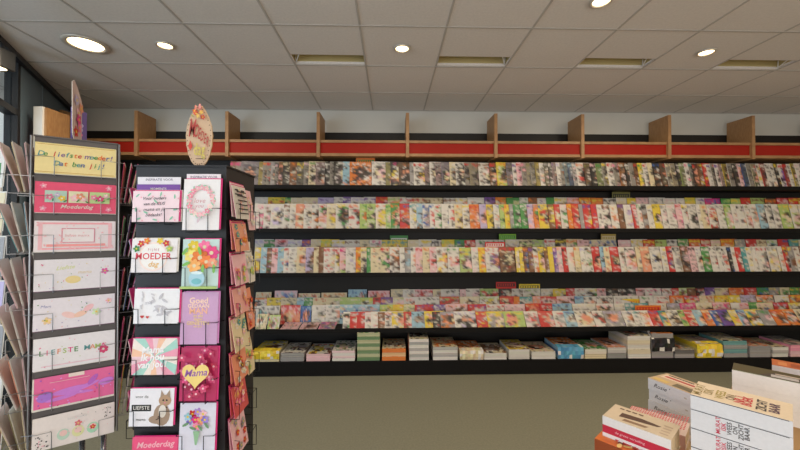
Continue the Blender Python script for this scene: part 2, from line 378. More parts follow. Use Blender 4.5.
def row(data, ypx, Y, z, h, lean, shelfword, group, w=.205, fanr=.1, name='magazine', kindw='magazine', tmax=.005, zj=.006, xend=812, vis=.27, dk=0):
    items = [(float(a), b) for a, b in re.findall(r'(\d+)([A-Za-z]{3})', data)]
    cnt = {}
    for k, (x, cc) in enumerate(items):
        nxt = items[k+1][0] if k+1 < len(items) else xend
        X = px(x, ypx, Y+.03).x; step = px(nxt, ypx, Y+.03).x - X
        b = bay(x); cnt[b] = cnt.get(b, 0)+1
        ww = max(w, step*1.02) if step > w*.75 else w
        if step > w*.95: ww = step*.99
        fan = math.atan(fanr); t = min(tmax, max(.0012, step*fanr*.85))
        hh = h + random.uniform(-zj, zj)
        if ww*math.cos(fan) + X > XR: ww = XR-X
        lab = '%s %s with %s title, %s from left under %s panel, %s' % (WORD[cc[0]], kindw, WORD[cc[1]], ORD[cnt[b]], b, shelfword)
        nx = 6 if ww < .23 else 8
        seen = min(step, ww)*vis
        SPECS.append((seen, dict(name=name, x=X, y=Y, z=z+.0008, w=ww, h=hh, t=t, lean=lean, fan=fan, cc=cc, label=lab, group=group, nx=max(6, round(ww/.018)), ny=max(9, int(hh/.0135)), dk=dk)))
L1 = '230nmk 236wmP 241LgL 259ynn 263woo 267wrr 271gdd 275wdd 279nOn 283kcc 290nok 297gyc 304wPk 309cGk 316Pwg 325kww 330wkk 334kwP 343sws 350owo 372wgc 386Oky 391kmy 399non 410gwg 414wry 425Pww 430wkn 436Pgr 442LgG 450cwg 456wkd 465wry 470crO 479wno 490nrk 497yol 507Ldw 513wvL 517Prp 522wpP 527cOw 531wky 536yyk 540wkg 545Ogk 549kwa 553Pvw 557wLw 561wsL 565swb 569bsb 573gws 577war 585nOn 591kPk 597lGy 603wyd 608wrk 614wpP 620own 626kwd 630wgr 635nrk 639yGl 644wrk 649cwk 654kbn 661nrc 667wcg 672cgw 677kwO 681lwG 686wpP 690wtw 694kro 699nyr 704rwy 708wvo 712wrd 716wvb 720Pwr 724ynO 729wgk 734kwG 739Pta 743bwg 748wgs 753crG 758wny 762rwg 767wkd 772wgw 776kyn 780wrv 785rrk 789wgg 793ywn 797wPg 802wkc'
L2 = '255wPm 264wPw 271wwL 284wnG 290wcg 296awa 304wra 312wgo 319wrG 327cwy 336wyG 349war 360lGo 367lOk 376woy 386lGg 391Goa 400rbo 410wty 417sws 423wbb 430wbr 435wrG 442wwb 449wkr 455coy 463wyk 470ora 480Lva 487ynk 494wbt 500lGG 505yoy 510ggG 514Gwk 521Gwk 528LvP 534ogG 539ybr 549nyy 555rrc 561wPG 568oyy 573roa 580ggn 584rvy 592rvk 598www 603wnk 611wco 619nvk 625wvL 633rPP 638wGn 643gkn 648wyw 654yOk 662wgw 668wPm 677Prp 683wyk 689wgk 698wwc 702cor 709wgr 718wgG 726lGw 733wcw 738wkL 746wOn 752wwg 759sgw 767wkg 774wwg 781lyG 792wyl 801wcr'
L2b = '255wwP 268yGr 285Gll 291cwc 302ccs 318LvL 334wgw 343vwL 351wLv 364wvL 376ror 388cly 400wrw 412crr 424cnw 444wnc 456wyn 468www 485vkn 496oGn 507GGl 520wGw 529nok 538wvw 547GGk 555wyg 568Poo 580oyy 592oyn 604wkw 617cww 628yyw 637Pgw 650wgg 664wPg 677wwP 686yly 697wvg 706mbb 722Gll 732lyG 742row 752lnG 766nor 778rPr 790ryr 800yrc'
L3 = '255ywo 261sws 267nvG 272PrP 278syr 284wrb 289wgc 297coo 306Lvn 314cnn 319ncn 324wrg 335wry 340Pml 346wgL 356oyy 361cyk 367Gww 371crP 381crG 390won 400www 405gns 411wkb 416PrP 423cor 430Pwr 437wgy 448wGr 460lyn 472wPg 479yoo 486wrv 500nrk 516yww 520ywP 524nob 529nvo 534wko 539ygk 545nyn 549yyo 554vPL 558Paw 563rkw 568www 575coy 581wLw 586wkG 593rPk 601sbk 605cro 611rPn 620wcw 626wkP 637cnc 642acn 651wgb 662wyn 668rwv 674wkg 682nPk 690PkP 697wvk 703GwG 711wkr 718wdg 723wkr 729kby 733www 737rrw 743twk 748wyw 753wgw 758wrg 769wgy 780www 785ryn 790gyn 796wnw 802nwr'
L3b = '255wLP 264GPw 275PrP 288wLw 302vok 311cwn 321ylG 332wyL 345wnw 360cgs 370wmw 382yto 408cwc 419wyn 432wkw 442yll 455GbG 465rwr 476wGP 506wcw 520ckl 533lgk 545wrk 556kyg 567coG 578Pnc 590cbb 619PwP 632wyw 644ryk 656lnG 668wkk 679Gcl 690ryo 702rcP 712cPk 722oyr 736gck 747rwr 758cnk 768wlt 779rbr 790tyr 800cww'
H_ = .275; ln = math.radians(12)
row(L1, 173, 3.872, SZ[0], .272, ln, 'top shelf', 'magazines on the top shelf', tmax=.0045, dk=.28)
row(L2, 215, 3.872, SZ[1], .278, ln, 'second shelf front row', 'magazines in the front row of the second shelf')
row(L2b, 200, 3.99, SZ[1]+.0705, .285, math.radians(9), 'second shelf back row', 'magazines in the back row of the second shelf', fanr=.08, vis=.07)
row(L3, 260, 3.872, SZ[2], .278, ln, 'third shelf front row', 'magazines in the front row of the third shelf')
row(L3b, 243, 3.99, SZ[2]+.0705, .285, math.radians(9), 'third shelf back row', 'magazines in the back row of the third shelf', fanr=.08, vis=.07)
T1 = '343wlG 350rwP 357rsw 365wPP 371www 378now 385wow 392ybw 404rkn 412skn 425yry 433kro 441gLo 455wLk 477ryw 488ylg 505lym 526wPr 540raa 555wrP 566sbw 577wkc 595wkr 606gLn 625wbn 635wtk 643wno 652rbo 662tky 670wkk 682lkG 688rPc 697sww 706ocr 714bwk 722vbk 733yww 741sbg 750ywt 762gGr 775orw 788ock 800cwk'
T2 = '312wwL 326wtw 340swb 358sws 380lyy 393yol 404clr 415rvP 434vwk 446Pow 468rvL 487wrk 505Pwn 526roa 540rkn 553sbk 573wcn 597wPk 615wcn 626tww 650wcP 668gLw 681mPp 697cwP 714Prm 732wwP 741PrP 750GlG 758cPb 775rLw 790yww 803cwr'
T3 = '255oww 267yky 281cky 297sws 304GwG 313crG 326clr 340lcG 360lyc 373rkn 381vnn 393clw 404wPr 415wkv 440rln 460cwn 480wly 500roc 514oyw 520tww 533aPw 541rwP 557Pwn 575sbw 584wkn 597wka 614www 640wGw 654wrn 670orw 685rsy 700crw 715yrw 729yly 741Lgw 757oPc 775wyk 790oyc 802wrk'
T4 = '391cgw 403wgP 415Prw 433cgw 441wkL 460PwP 466wkP 480lGr 499knr 512wkw 523wll 541wcl 553ylw 566rPr 575wrs 585wyG 597PrP 606knn 618kwn 636Prn 645wmw 662wrw 672rww 679lwG 687nkr 696krw 705vkw 715cOn 729oro 744rPr 757Gbg 769gyG 780clG 790Gyr 800rcw'
for k, (dt, nm, yy) in enumerate(((T1, 'front row', 320), (T2, 'second row', 308), (T3, 'third row', 300), (T4, 'back row', 293))):
    ty, tz, h, a = TIER[k]
    row(dt, yy, ty, tz, h, a, 'lower display '+nm, 'magazines in the %s of the lower display' % nm, fanr=.045, tmax=.0035, zj=.004, vis=.16 if k == 0 else .085)
SPECS.sort(key=lambda q: -q[0])
for _, sp in SPECS[:305]: magazine(**sp)
# the many slivers of magazine that show least, between and behind the others
rest = MB(); rest.soft = {}
for _, sp in SPECS[305:]:
    sp = dict(sp); sp['label'] = None; o = magazine(**sp); me = o.data
    R_ = Matrix.Translation(o.location) @ o.rotation_euler.to_matrix().to_4x4(); i0 = len(rest.v)
    rest.v += [tuple(R_ @ v.co) for v in me.vertices]; ink = me.color_attributes['ink'].data
    for p in me.polygons:
        rest.f.append(tuple(i0+v for v in p.vertices)); rest.c.append('w')
    rest.lc = getattr(rest, 'lc', []) + [tuple(ink[l].color) for p in me.polygons for l in p.loop_indices]
    bpy.data.objects.remove(o); bpy.data.meshes.remove(me)
rest.soft = None
o = rest.build('magazine_slivers', M['gloss']); o.data.color_attributes['ink'].data.foreach_set('color', [x for c in rest.lc for x in c])
tag(o, 'narrow slivers of magazines showing between and behind the others along the wall shelves', 'magazines', kind='stuff')
# puzzle booklets lying sideways at the left end of the lower display
def booklet(x0, x1, yp, Y, h, lean, z, cc, label):
    X0, X1 = px(x0, yp, Y).x, px(x1, yp, Y).x
    magazine('puzzle_booklet', X0, Y, z+.0008, X1-X0-.004, h, .006, lean, 0, cc, label, 'puzzle booklets at the left end of the lower display', 'booklet', nx=16, ny=11)
(y1_, z1_, h1, a1), (y2_, z2_, h2, a2), (y3_, z3_, h3, a3), (y4_, z4_, h4, a4) = TIER
booklet(255, 279, 315, y2_, .21, a2, z2_, 'wkt', 'white booklet with black and teal bars at left end, second row')
booklet(280, 300, 312, y2_, .215, a2, z2_, 'rPa', 'red and blush booklet right of the teal barred one')
booklet(300, 311, 315, y2_, .205, a2, z2_, 'bsb', 'narrow blue booklet standing beside the red one in second row')
booklet(255, 271, 295, y4_, .19, a4, z4_, 'coa', 'cream and orange booklet at the left end of the back row')
booklet(274, 297, 295, y4_, .205, a4, z4_, 'Psb', 'blush booklet with pale blue and blue bar in the back row')
booklet(298, 320, 297, y4_, .175, a4, z4_, 'crG', 'cream booklet with red dots, low in the back row')
booklet(321, 347, 296, y4_, .18, a4, z4_, 'coG', 'cream booklet with orange and green dots left of the blue one')
booklet(348, 367, 291, y4_, .215, a4, z4_, 'sbs', 'pale blue booklet standing highest at left in back row')
booklet(368, 390, 293, y4_, .2, a4, z4_, 'Prr', 'dusty red booklet right of the high pale blue one')
booklet(255, 266, 322, 3.735, .16, a1, z1_, 'cGw', 'cream booklet with green corner at left end of front row')
booklet(267, 279, 322, 3.735, .15, a1, z1_, 'lwr', 'lime and white booklet beside the green cornered one, front row')
for k in range(3):
    x0, x1 = ((280, 298), (299, 317), (318, 335))[k]
    X0, X1 = px(x0, 327, 3.74).x, px(x1, 327, 3.74).x
    o = magazine('puzzle_booklet', X0, 3.735, SZ[3]+.001, X1-X0-.004, .2, .006, math.radians(84), 0, ('Pvp', 'PgP', 'pvv')[k],
        ('blush booklet lying flat in the front row, leftmost of three', 'blush booklet lying flat, middle of the three in the front row', 'violet and pink booklet lying flat, rightmost of three in front row')[k], 'puzzle booklets at the left end of the lower display', 'booklet', nx=14, ny=9)
# signs and plastic tops that stick up between the magazines
def tagsign(x0, y0, x1, y1, Y, c, c2, label, drop=.1):
    a, b = px(x0, y0, Y), px(x1, y1, Y)
    cb = Card(b.x-a.x, a.z-b.z+drop, c, .002); w = b.x-a.x; h = a.z-b.z
    cb.rect(w*.06, drop+h*.25, w*.88, h*.5, jit(col(c2), 5))
    for k in range(7): cb.rect(w*(.1+.115*k), drop+h*.36, w*.07, h*.3, c)
    o = cb.build('plastic_sleeve', M['gloss']); o.location = (a.x, Y, b.z-drop); tag(o, label, 'sleeve', 'printed plastic sleeve tops between the magazines')
tagsign(356, 158, 375, 165, 3.97, 'o', 'G', 'orange and green printed sleeve top above the orange magazine, top shelf', .2)
tagsign(390, 235.5, 408, 246, 4.085, 'G', 'w', 'green framed sleeve top sticking up left of centre, third shelf', .14)
tagsign(499, 234, 516, 240, 4.085, (130,190,40), 'G', 'bright green sleeve top sticking up in the middle of third shelf', .14)
tagsign(485, 242, 505, 248, 3.972, 'r', 'w', 'red banner sleeve top between the rows of third shelf', .04)
tagsign(612, 192, 630, 200, 4.085, 'O', 'k', 'olive sleeve top sticking up from the second shelf', .14)
tagsign(601, 234, 616, 242, 4.085, (190,160,80), 'c', 'mustard sleeve top sticking up right of centre, third shelf', .14)
tagsign(496, 282, 516, 288, 4.125, 'r', 'k', 'red sleeve top above the back row of the lower display', .06)
tagsign(519, 284, 540, 290, 4.125, 'y', 'O', 'yellow sleeve top right of the red one, lower display', .06)
tagsign(622, 299, 644, 305.5, 4.058, 'y', 'o', 'yellow labelled sleeve in the third row of the lower display', .05)
tagsign(635, 305.5, 661, 312, 3.952, 'o', 'r', 'orange labelled sleeve in the second row of the lower display', .05)

# ------------------------------------------------------------------ piles on the base shelf
def pile(x0, x1, yt, n, side, top, acc, desc, depth=.33, Y=3.675, name='magazine_bundle', wrap=None, yb=361, jit_=.004, spine=None, dx=0):
    a, b = px(x0, 355, Y).x, px(x1, 355, Y).x; H = px((x0+x1)/2, yt, Y).z - SZ[4]; w = b-a-.004; t = H/n
    rnd = random.Random(x0)
    for k in range(n):
        z = SZ[4]+.0006+k*t; x = a+rnd.uniform(0, jit_)+dx*k; y = Y+rnd.uniform(0, jit_*2)
        s = side[k % len(side)] if isinstance(side, (list, tuple)) and len(side) > 1 else (side[0] if isinstance(side, list) else side)
        s = tuple(v*.6+u*.4 for v, u in zip(col(s), mute(col(side[0] if isinstance(side, list) else side), .25))) 
        mb = MB(); i0 = 0; nx, ny = 12, 14
        cells = cover_cells(top, acc[0], acc[1], nx, ny, rnd)
        # welded slab: top face is the printed cover, sides show page blocks in leaves
        for r in range(ny+1):
            for q in range(nx+1): mb.v.append((w*q/nx, depth*(1-r/ny), t*.985))
        for r in range(ny):
            for q in range(nx):
                p = r*(nx+1)+q; mb.f.append((p, p+nx+1, p+nx+2, p+1)); mb.c.append(cells[r][q])
        L = 4; ring = [(0,0),(w,0),(w,depth),(0,depth)]
        lays = [t*.985*(1-j/L) for j in range(1, L+1)]
        cor = [ny*(nx+1), ny*(nx+1)+nx, nx, 0]
        prev = cor
        for j, zz in enumerate(lays):
            i = len(mb.v); off = .0015 if j % 2 == 0 and j < L-1 else 0
            mb.v += [(off,off,zz),(w-off,off,zz),(w-off,depth-off,zz),(off,depth-off,zz)]; cur = [i,i+1,i+2,i+3]
            for q in range(4):
                if j == 0:
                    edges = {0: [ny*(nx+1)+m for m in range(nx+1)], 1: [r*(nx+1)+nx for r in range(ny, -1, -1)], 2: list(range(nx, -1, -1)), 3: [r*(nx+1) for r in range(ny+1)]}[q]
                    mb.f.append(tuple(edges[::-1])+(cur[q], cur[(q+1)%4]))
                else: mb.f.append((prev[q], cur[q], cur[(q+1)%4], prev[(q+1)%4]))
                cc_ = spine if (spine and q == 3) else jit(col(s), 10 if j % 2 else 4, rnd)
                mb.c.append(cc_)
            prev = cur
        mb.f.append(tuple(reversed(prev))); mb.c.append(s)
        o = mb.build(name, M['ink']); o.location = (x, y, z)
        where = 'topmost' if k == n-1 else 'lowest' if k == 0 else ORD[k+1] + ' up'
        tag(o, '%s, %s' % (desc, where) if n > 1 else desc, 'magazine bundle', 'piles on the base shelf')
    if wrap:
        mb = MB(); wc, f0, f1 = wrap; r2 = random.Random(x0+1); zz0, zz1 = SZ[4]+H*f0, SZ[4]+H*f1; N = 9; i = 0
        for j in range(4):
            for q in range(N+1): mb.v.append((a-.003+(w+.01)*q/N, Y-.004-r2.uniform(0,.012)*(j in (1,2)), zz0+(zz1-zz0)*j/3+r2.uniform(-.003,.003)))
        for q in range(N+1): mb.v.append((a-.003+(w+.01)*q/N, Y+.07, SZ[4]+H+.006+r2.uniform(0,.004)))
        for j in range(4):
            for q in range(N):
                p = j*(N+1)+q; mb.f.append((p, p+1, p+N+2, p+N+1)); mb.c.append(jit(col(wc), 20, r2) if r2.random() < .8 else jit(col('w'), 10, r2) if wc != 'k' else col('w'))
        o = mb.build('plastic_wrap', M['gloss']); sm = o.modifiers.new('thickness', 'SOLIDIFY'); sm.thickness = .0006; sm.offset = 1
        tag(o, '%s plastic wrap over the %s' % (WORD[wc], desc.split(' in ')[0].split(' and ')[0].split(' beside ')[0]), 'plastic wrap')
P_ = pile
P_(253, 279, 351, 2, 'c', 'y', 'bw', 'yellow wrapped bundle of blue and yellow magazines at far left', wrap=('y', .25, 1.0))
P_(280, 304, 353, 2, 'g', 'w', 'nk', 'white covered bundle with tan pictures right of the yellow one')
P_(306, 330, 354, 2, 'P', 'w', 'ry', 'blush edged bundle with red and yellow cover')
P_(332, 355, 350.5, 4, ['w', 'P'], 'w', 'GO', 'thin white bundle with greenish cover left of the tall green pile')
P_(357, 380, 333, 8, [(104,136,92), 'c'], 'c', 'Gw', 'lime and green bundle in the tall green pile', jit_=.003)
P_(382, 406, 348.5, 3, ['o', 'c'], 'c', 'ow', 'orange banded bundle right of the tall green pile')
P_(409, 429, 339, 7, ['w', 'g'], 'c', 'lk', 'white page edged bundle with salmon spine in the tall narrow pile', spine=(232,150,118))
P_(433, 458, 347, 4, ['w', 'g'], 'c', 'ao', 'greyish bundle with tan and orange cover in a bulging pile')
P_(460, 483, 350.5, 3, ['w', 'c'], 'o', 'wa', 'orange topped bundle in clear film', wrap=('c', .05, 1.0))
P_(484, 507, 353, 1, 'w', 'c', 'wn', 'single thin cream bundle with faces on its cover')
P_(509, 530, 349.5, 1, 'w', 'y', 'cn', 'thick single block with yellow cover and dark picture')
P_(532, 556, 351.5, 1, 'w', 'c', 'Pa', 'white block with peach cover left of the blue wrapped one')
P_(558, 583, 347, 3, ['s', 'b'], 'o', 'wc', 'pale blue bundle with orange cover in blue wrap', wrap=('B', .05, 1.0))
P_(585, 607, 349, 2, ['c', 'w'], 'G', 'GG', 'cream edged bundle with plain green cover')
P_(608, 627, 347.5, 2, ['g', 'w'], 'a', 'on', 'grey edged bundle with salmon cover left of the tall white pile')
P_(628, 651, 336, 5, ['w', 'c'], 'c', 'wg', 'white bundle with cream cover in the tall white pile', dx=-.001)
P_(652, 674, 333.5, 5, ['g', 'g'], 'o', 'rn', 'grey edged bundle with orange and red cover beside tall white pile', wrap=('k', .28, .78))
P_(675, 695, 350, 2, ['g', 'd'], 'g', 'yo', 'low grey bundle with yellow trim between the black and yellow wraps')
P_(697, 722, 344, 3, ['y', 'c'], 'c', 'ya', 'cream bundle with blush cover in yellow wrap', wrap=('y', .1, .9))
P_(724, 748, 341, 4, ['g', 't'], 'c', 'lw', 'grey and teal edged bundle with cream cover right of yellow wrap', depth=.3)
P_(750, 771, 346, 3, ['g', 'g'], 'a', 'or', 'grey edged bundle with orange and red cover near right border')
P_(773, 789, 347, 3, ['w', 'g'], 'c', 'ow', 'white edged bundle with cream cover near the right')
P_(791, 815, 345, 2, ['P', 'p'], 'g', 'wP', 'blush edged bundle cut by the right edge of the picture')

# ------------------------------------------------------------------ greeting cards
def heart(cx, cz, r):
    return [(cx+r*(16*math.sin(a)**3)/16, cz+r*(13*math.cos(a)-5*math.cos(2*a)-2*math.cos(3*a)-math.cos(4*a))/16) for a in [2*math.pi*k/28 for k in range(28)]]
def speck(c, n, cols, r=.003, zone=(0,0,1,1)):
    for _ in range(n):
        x, z = c.w*random.uniform(zone[0]+.04, zone[2]-.04), c.h*random.uniform(zone[1]+.06, zone[3]-.06)
        c.ell(x, z, r*random.uniform(.5, 1.2), r*random.uniform(.4, 1), random.choice(cols), 7, random.random()*3)
def put_card(mb, root_loc, rot, label, group, envelope=None, env_off=(.004, .006), name='greeting_card', extra=0):
    """card thing; a coloured envelope behind it is its part"""
    t = thing(name, label, 'greeting card', root_loc, 0, group); t.rotation_euler = rot
    mb.build('card_front', M['ink'], t)
    if envelope:
        e = MB(); w, h = mb.w, mb.h; ox, oz = env_off
        e.box((ox, .002, oz), (ox+w, .0035, oz+h), envelope); e.build('envelope', M['ink'], t)
        if extra:
            e = MB(); e.box((ox*.4, .005, oz*.3), (ox*1.6+w, .0062, oz*1.5+h), 'w'); e.build('inner_leaf', M['ink'], t)
    return t
MULTI = ['t', 'r', 'y', 'p', 'G', 'v', 'o']

# ---------------- rack 1: wide cards, seen almost straight on at the far left
R1L = px(32, 300, 1.19); R1R = px(115.8, 300, 1.31)
wv = Vector((R1R.x-R1L.x, R1R.y-R1L.y, 0)); W1 = wv.length; ang1 = math.atan2(wv.y, wv.x)
r1 = thing('card_rack', 'grey spinner rack of wide greeting cards at far left', 'card rack', (R1L.x, R1L.y, 0), ang1)
Z1 = 1.796; D1 = .2; PIT = .1295
mb = MB(); mb.box((.0, .012, .772), (W1, .018, Z1+.010)); mb.build('front_panel', M['taupe'], r1)
mb = MB(); mb.box((.0, D1, .772), (W1, D1+.006, Z1+.010)); mb.build('back_panel', M['taupe'], r1)
for x in (0, W1-.006):
    mb = MB(); mb.box((x, .019, .772), (x+.006, D1-.001, Z1+.010)); mb.build('side_panel', M['rack'], r1)
mb = MB(); mb.box((-.002, .008, Z1+.0105), (W1+.002, D1+.01, Z1+.015)); mb.build('top_panel', M['taupe'], r1)
for x in (.118, .178):
    mb = MB(); mb.tube([(x, .08, .03), (x, .08, .771)], .0085, 10); mb.build('pole', M['chrome'], r1, smooth=True)
mb = MB(); mb.lathe([(.17, 0), (.17, .02), (.05, .035), (.03, .03)], (W1/2, D1/2, 0), 28); mb.build('base', M['rack'], r1)
for x in (-.006, W1+.006):
    mb = MB(); mb.tube([(x, .0, .775), (x, .0, Z1+.01)], .003); mb.build('corner_post', M['greywire'], r1)
def wide_art(k):
    w, h = W1-.006, .103
    base = [(240,222,160), (232,80,120), (236,226,232), (232,228,236), (234,228,238), (236,232,238), (232,96,160), (234,224,222)][k]
    c = Card(w, h, base)
    if k == 0:
        c.rainbow('De liefste moeder!', w*.5, h*.64, .0235, ['t', 'G', 'o', 'r', 'b', 'v'], .45, .012)
        c.rainbow('Dat ben jij!', w*.54, h*.34, .0235, ['t', 'b', 'o', 'r', 'G'], .46, .012)
        for z in (.004, h-.006): c.rect(.003, z, w-.006, .0015, (200,160,70))
    elif k == 1:
        for sx in (.02, w-.02):
            for sz in (.014, h-.014): c.flower(sx, sz, .009, (244,150,180), 'w')
        c.rect(.024, .034, .054, .04, (176,208,196)); c.rect(.082, .034, .05, .04, (224,222,190)); c.rect(.136, .034, .054, .04, (190,216,150))
        for x, z, r, q in ((.036,.052,.011,'p'), (.055,.06,.008,'L'), (.066,.048,.01,'y'), (.098,.05,.012,'P'), (.112,.056,.012,'a'), (.122,.046,.008,'P'), (.148,.054,.01,'p'), (.165,.05,.011,'m'), (.18,.06,.008,'P')):
            c.flower(x, z, r, q, 'w'); c.leaf(x+.008, z-.009, .006, 'G')
        c.text('Moederdag', w/2, .019, .018, 'w', .01, 0, .35)
    elif k == 2:
        for z in (.006, h-.012): c.rect(.01, z, w-.02, .006, (242,170,180))
        c.rect(.01, .006, .01, h-.012, (242,190,200)); c.rect(w-.02, .006, .01, h-.012, (242,190,200))
        c.rect(.066, .028, .086, .05, (214,140,160)); c.rect(.069, .031, .08, .044, (240,232,236)); c.text('liefste mama', w*.51, .053, .0125, (220,150,160))
        c.rect(.03, .016, .15, .008, (246,160,160))
        speck(c, 30, [(244,200,208), (240,180,190)], .004)
    elif k == 3:
        c.text('Liefste', w*.36, h*.72, .018, (216,222,150), .008, .1, .4); c.text('mama', w*.6, h*.55, .015, (226,206,170), .006, 0, .3)
        c.ell(w*.46, h*.32, .02, .013, (236,214,150)); c.flower(w*.86, h*.55, .011, (226,90,170)); speck(c, 34, ['m', 'G', 'y', 'L', 'w'], .0018)
    elif k == 4:
        c.ell(w*.42, h*.42, .02, .01, (246,206,204), rot=-.4); c.ell(w*.56, h*.42, .018, .009, (244,200,180), rot=.4); c.ell(w*.66, h*.6, .016, .009, (246,196,204), rot=.7)
        c.text('Mam', w*.14, h*.75, .013, (140,140,190), 0, 0, .3); c.flower(w*.76, h*.44, .013, (208,226,190)); c.flower(w*.16, h*.3, .012, (244,214,160)); c.flower(w*.92, h*.78, .009, (246,190,200)); speck(c, 30, ['P', 'G', 'L', 'c'], .0022)
    elif k == 5:
        c.rainbow('LIEFSTE MAMA', w*.47, h*.52, .023, ['G', 'p', 't', 'a', 'l', 'm'], .62, .012, 0)
        c.flower(w*.85, h*.4, .014, (212,40,110), 'w', 7); c.rect(.02, .01, w-.04, .003, (236,200,214)); speck(c, 14, ['p', 'l'], .002)
    elif k == 6:
        c.rect(0, 0, w, .005, 'w'); c.rect(0, 0, .004, h, 'w'); c.rect(w*.42, h-.012, .04, .012, (238,220,214))
        for x, z, rx, rz, a in ((.09,.05,.045,.008,.12), (.1,.038,.055,.006,-.1), (.13,.052,.04,.007,.3), (.15,.07,.02,.008,.9), (.03,.04,.02,.016,.3), (.185,.056,.022,.012,.2), (.07,.028,.04,.006,.1)):
            c.ell(x, z, rx, rz, random.choice([(186,90,200), (170,110,214), (206,120,220)]), 12, a)
        speck(c, 26, [(224,150,230), (180,80,190), 'm'], .003); c.rect(w*.2, h-.02, .1, .002, (246,180,200))
    else:
        for x, q in ((.075, (190,216,200)), (.112, (226,226,170)), (.15, (170,220,190))): c.ell(x, .034, .016, .018, q); c.ell(x, .038, .010, .010, (240,200,196))
        c.flower(.112, .06, .01, (220,110,120)); c.flower(.15, .037, .008, 'r'); speck(c, 22, ['k', 'p', 'd'], .0024, (0,.0,.22,.5)); speck(c, 14, ['k', 'p', 'g'], .0022, (.82,.5,1,1)); speck(c, 20, ['P', 'g'], .002)
        c.text('lieve mama', .11, .083, .011, (206,206,206))
    return c
names1 = ['cream wide card reading De liefste moeder, top of the left rack', 'bright pink wide card with three flower pictures and Moederdag script', 'white wide card with pink ornate frame below the bright pink card',
          'white wide card with pale yellow lettering and a purple flower', 'white wide card with pale pink butterflies and green flowers', 'white wide card reading LIEFSTE MAMA in coloured letters', 'magenta wide card with purple brush strokes', 'lowest wide white card with three small green jars']
ca, sa = math.cos(ang1), math.sin(ang1)
def loc1(u, v, z): return (R1L.x+u*ca-v*sa, R1L.y+u*sa+v*ca, z)
for k in range(8):
    z = Z1-.009-.103-k*PIT
    c = wide_art(k); put_card(c, loc1(.003+.001*(k % 2), -.008, z), (math.radians(-5), 0, ang1), names1[k], 'wide cards on the front of the left rack', (120,70,110) if k in (3,4) else 'w', (.001, -.002))
    mb = MB()
    for s in (-1, 1):
        x0 = -.022 if s < 0 else W1+.022; xm = W1*.24 if s < 0 else W1*.80; zm = z+.055
        mb.tube([(x0, .004, zm), (x0*.5+xm*.5, -.0135, zm), (xm, -.0135, zm), (xm, -.0135, z-.006), (xm, .011, z-.006)], .0011, 5)
        mb.build('wire_hook', M['greywire'], r1); mb = MB()
# side pockets: cards standing in the left and right faces, seen edge on
def side_pockets(face, zs, cols, desc, rackname, locf, ang, W, D, root, wirem, hc=.165, wc=.115, tilt=12, k0=0, out=.012, grp=None):
    for i, z in enumerate(zs):
        for j in range(3):
            c = cols[(i*3+j) % len(cols)]
            card = Card(wc, hc, 'w', .0016, edge=c); card.rect(.006, .006, wc-.012, hc-.012, jit(col(c), 10))
            card.flower(wc*.5, hc*.55, .025, 'P'); card.text('mama', wc/2, hc*.25, .022, 'w', .01)
            u = (-out-.013*j-.004) if face < 0 else (W+out+.013*j+.004)
            v0 = (D*.5+wc/2) if face < 0 else (D*.5-wc/2)
            r = ang+(-math.pi/2 if face < 0 else math.pi/2)
            t = thing('greeting_card', '%s card in %s pocket from top, %s, %s side of %s' % (WORD[c] if isinstance(c, str) else 'pale', ORD[i+1], ('innermost', 'middle', 'outermost')[j], 'left' if face < 0 else 'right', rackname), 'greeting card', locf(u, v0, z+.004), 0, grp)
            t.rotation_euler = (math.radians(tilt-4*j), 0, r) if False else (math.radians(5+j*tilt/2), 0, r)
            card.build('card_front', M['ink'], t)
            e = MB(); e.box((.002, .0022, .004), (wc-.002, .0036, hc+.004), ((214,60,130) if grp.startswith('cards on the left side of the black') or 'right' in grp else (226,206,204)) if j % 2 == 0 else 'w'); e.build('envelope', M['ink'], t)
        mb = MB(); xo = -out-.055 if face < 0 else W+out+.055; xi = 0 if face < 0 else W
        for v in (D*.2, D*.8):
            for zz in (z+.0, z+.06): mb.tube([(xi, v, zz), (xo, v, zz), ] + ([(xo, v, zz+.06)] if zz == z else []), .0013, 5)
        mb.tube([(xo, D*.2, z+.06), (xo, D*.8, z+.06)], .0013, 5)
        mb.build('wire_pocket', wirem, root)
zs1 = [px(20, y, 1.3).z for y in (196, 252, 304, 348, 398, 445)]
side_pockets(-1, zs1, ['P', 'c', 'P', 's', 'w', 't', 'P', 'w', 'P', 'P', 'w', 'c', 'P', 'a', 'w', 'c', 'O', 'c'], '', 'left rack', loc1, ang1, W1, D1, r1, M['greywire'], grp='cards on the left side of the left rack')
zs1r = [px(124, y, 1.36).z for y in (204, 258, 312, 364, 414)]
side_pockets(1, zs1r, ['r', 'm', 'c', 'G', 'v', 'w', 'r', 'b', 'L', 'm', 'P', 'k', 'y', 'w', 'm'], '', 'left rack', loc1, ang1, W1, D1, r1, M['greywire'], hc=.15, wc=.1, tilt=6, out=.004, grp='cards on the right side of the left rack')
# header cards on top of rack 1
o1 = px(79, 134, 1.27)
c = Card(.10, .205, (214,196,190), .002)
c.v = c.v[:0]; c.f = []; c.c = []
n = 16; prof = [(.012, 0), (.1, 0), (.1, .11), (.085, .15), (.05, .185), (.018, .205), (.0, .195), (.0, .02)]
c.face([(x, 0, z) for x, z in prof], (206,180,176)); c.face([(x, .002, z) for x, z in reversed(prof)], (200,180,180))
for i in range(len(prof)):
    a, b = prof[i], prof[(i+1) % len(prof)]; c.face([(a[0],0,a[1]), (a[0],.002,a[1]), (b[0],.002,b[1]), (b[0],0,b[1])], 'w')
c.y = -.0003
for x, z, q in ((.03,.03,'r'), (.06,.05,'p'), (.05,.1,'P'), (.03,.14,'L'), (.07,.12,'a'), (.045,.075,'m')): c.flower(x, z, .02, q)
t = thing('display_card', 'pale floral header card standing on top of the left rack', 'display card', (o1.x-.004, o1.y-.02, Z1+.0155)); t.rotation_euler = (0, math.radians(-2), ang1+math.radians(80))
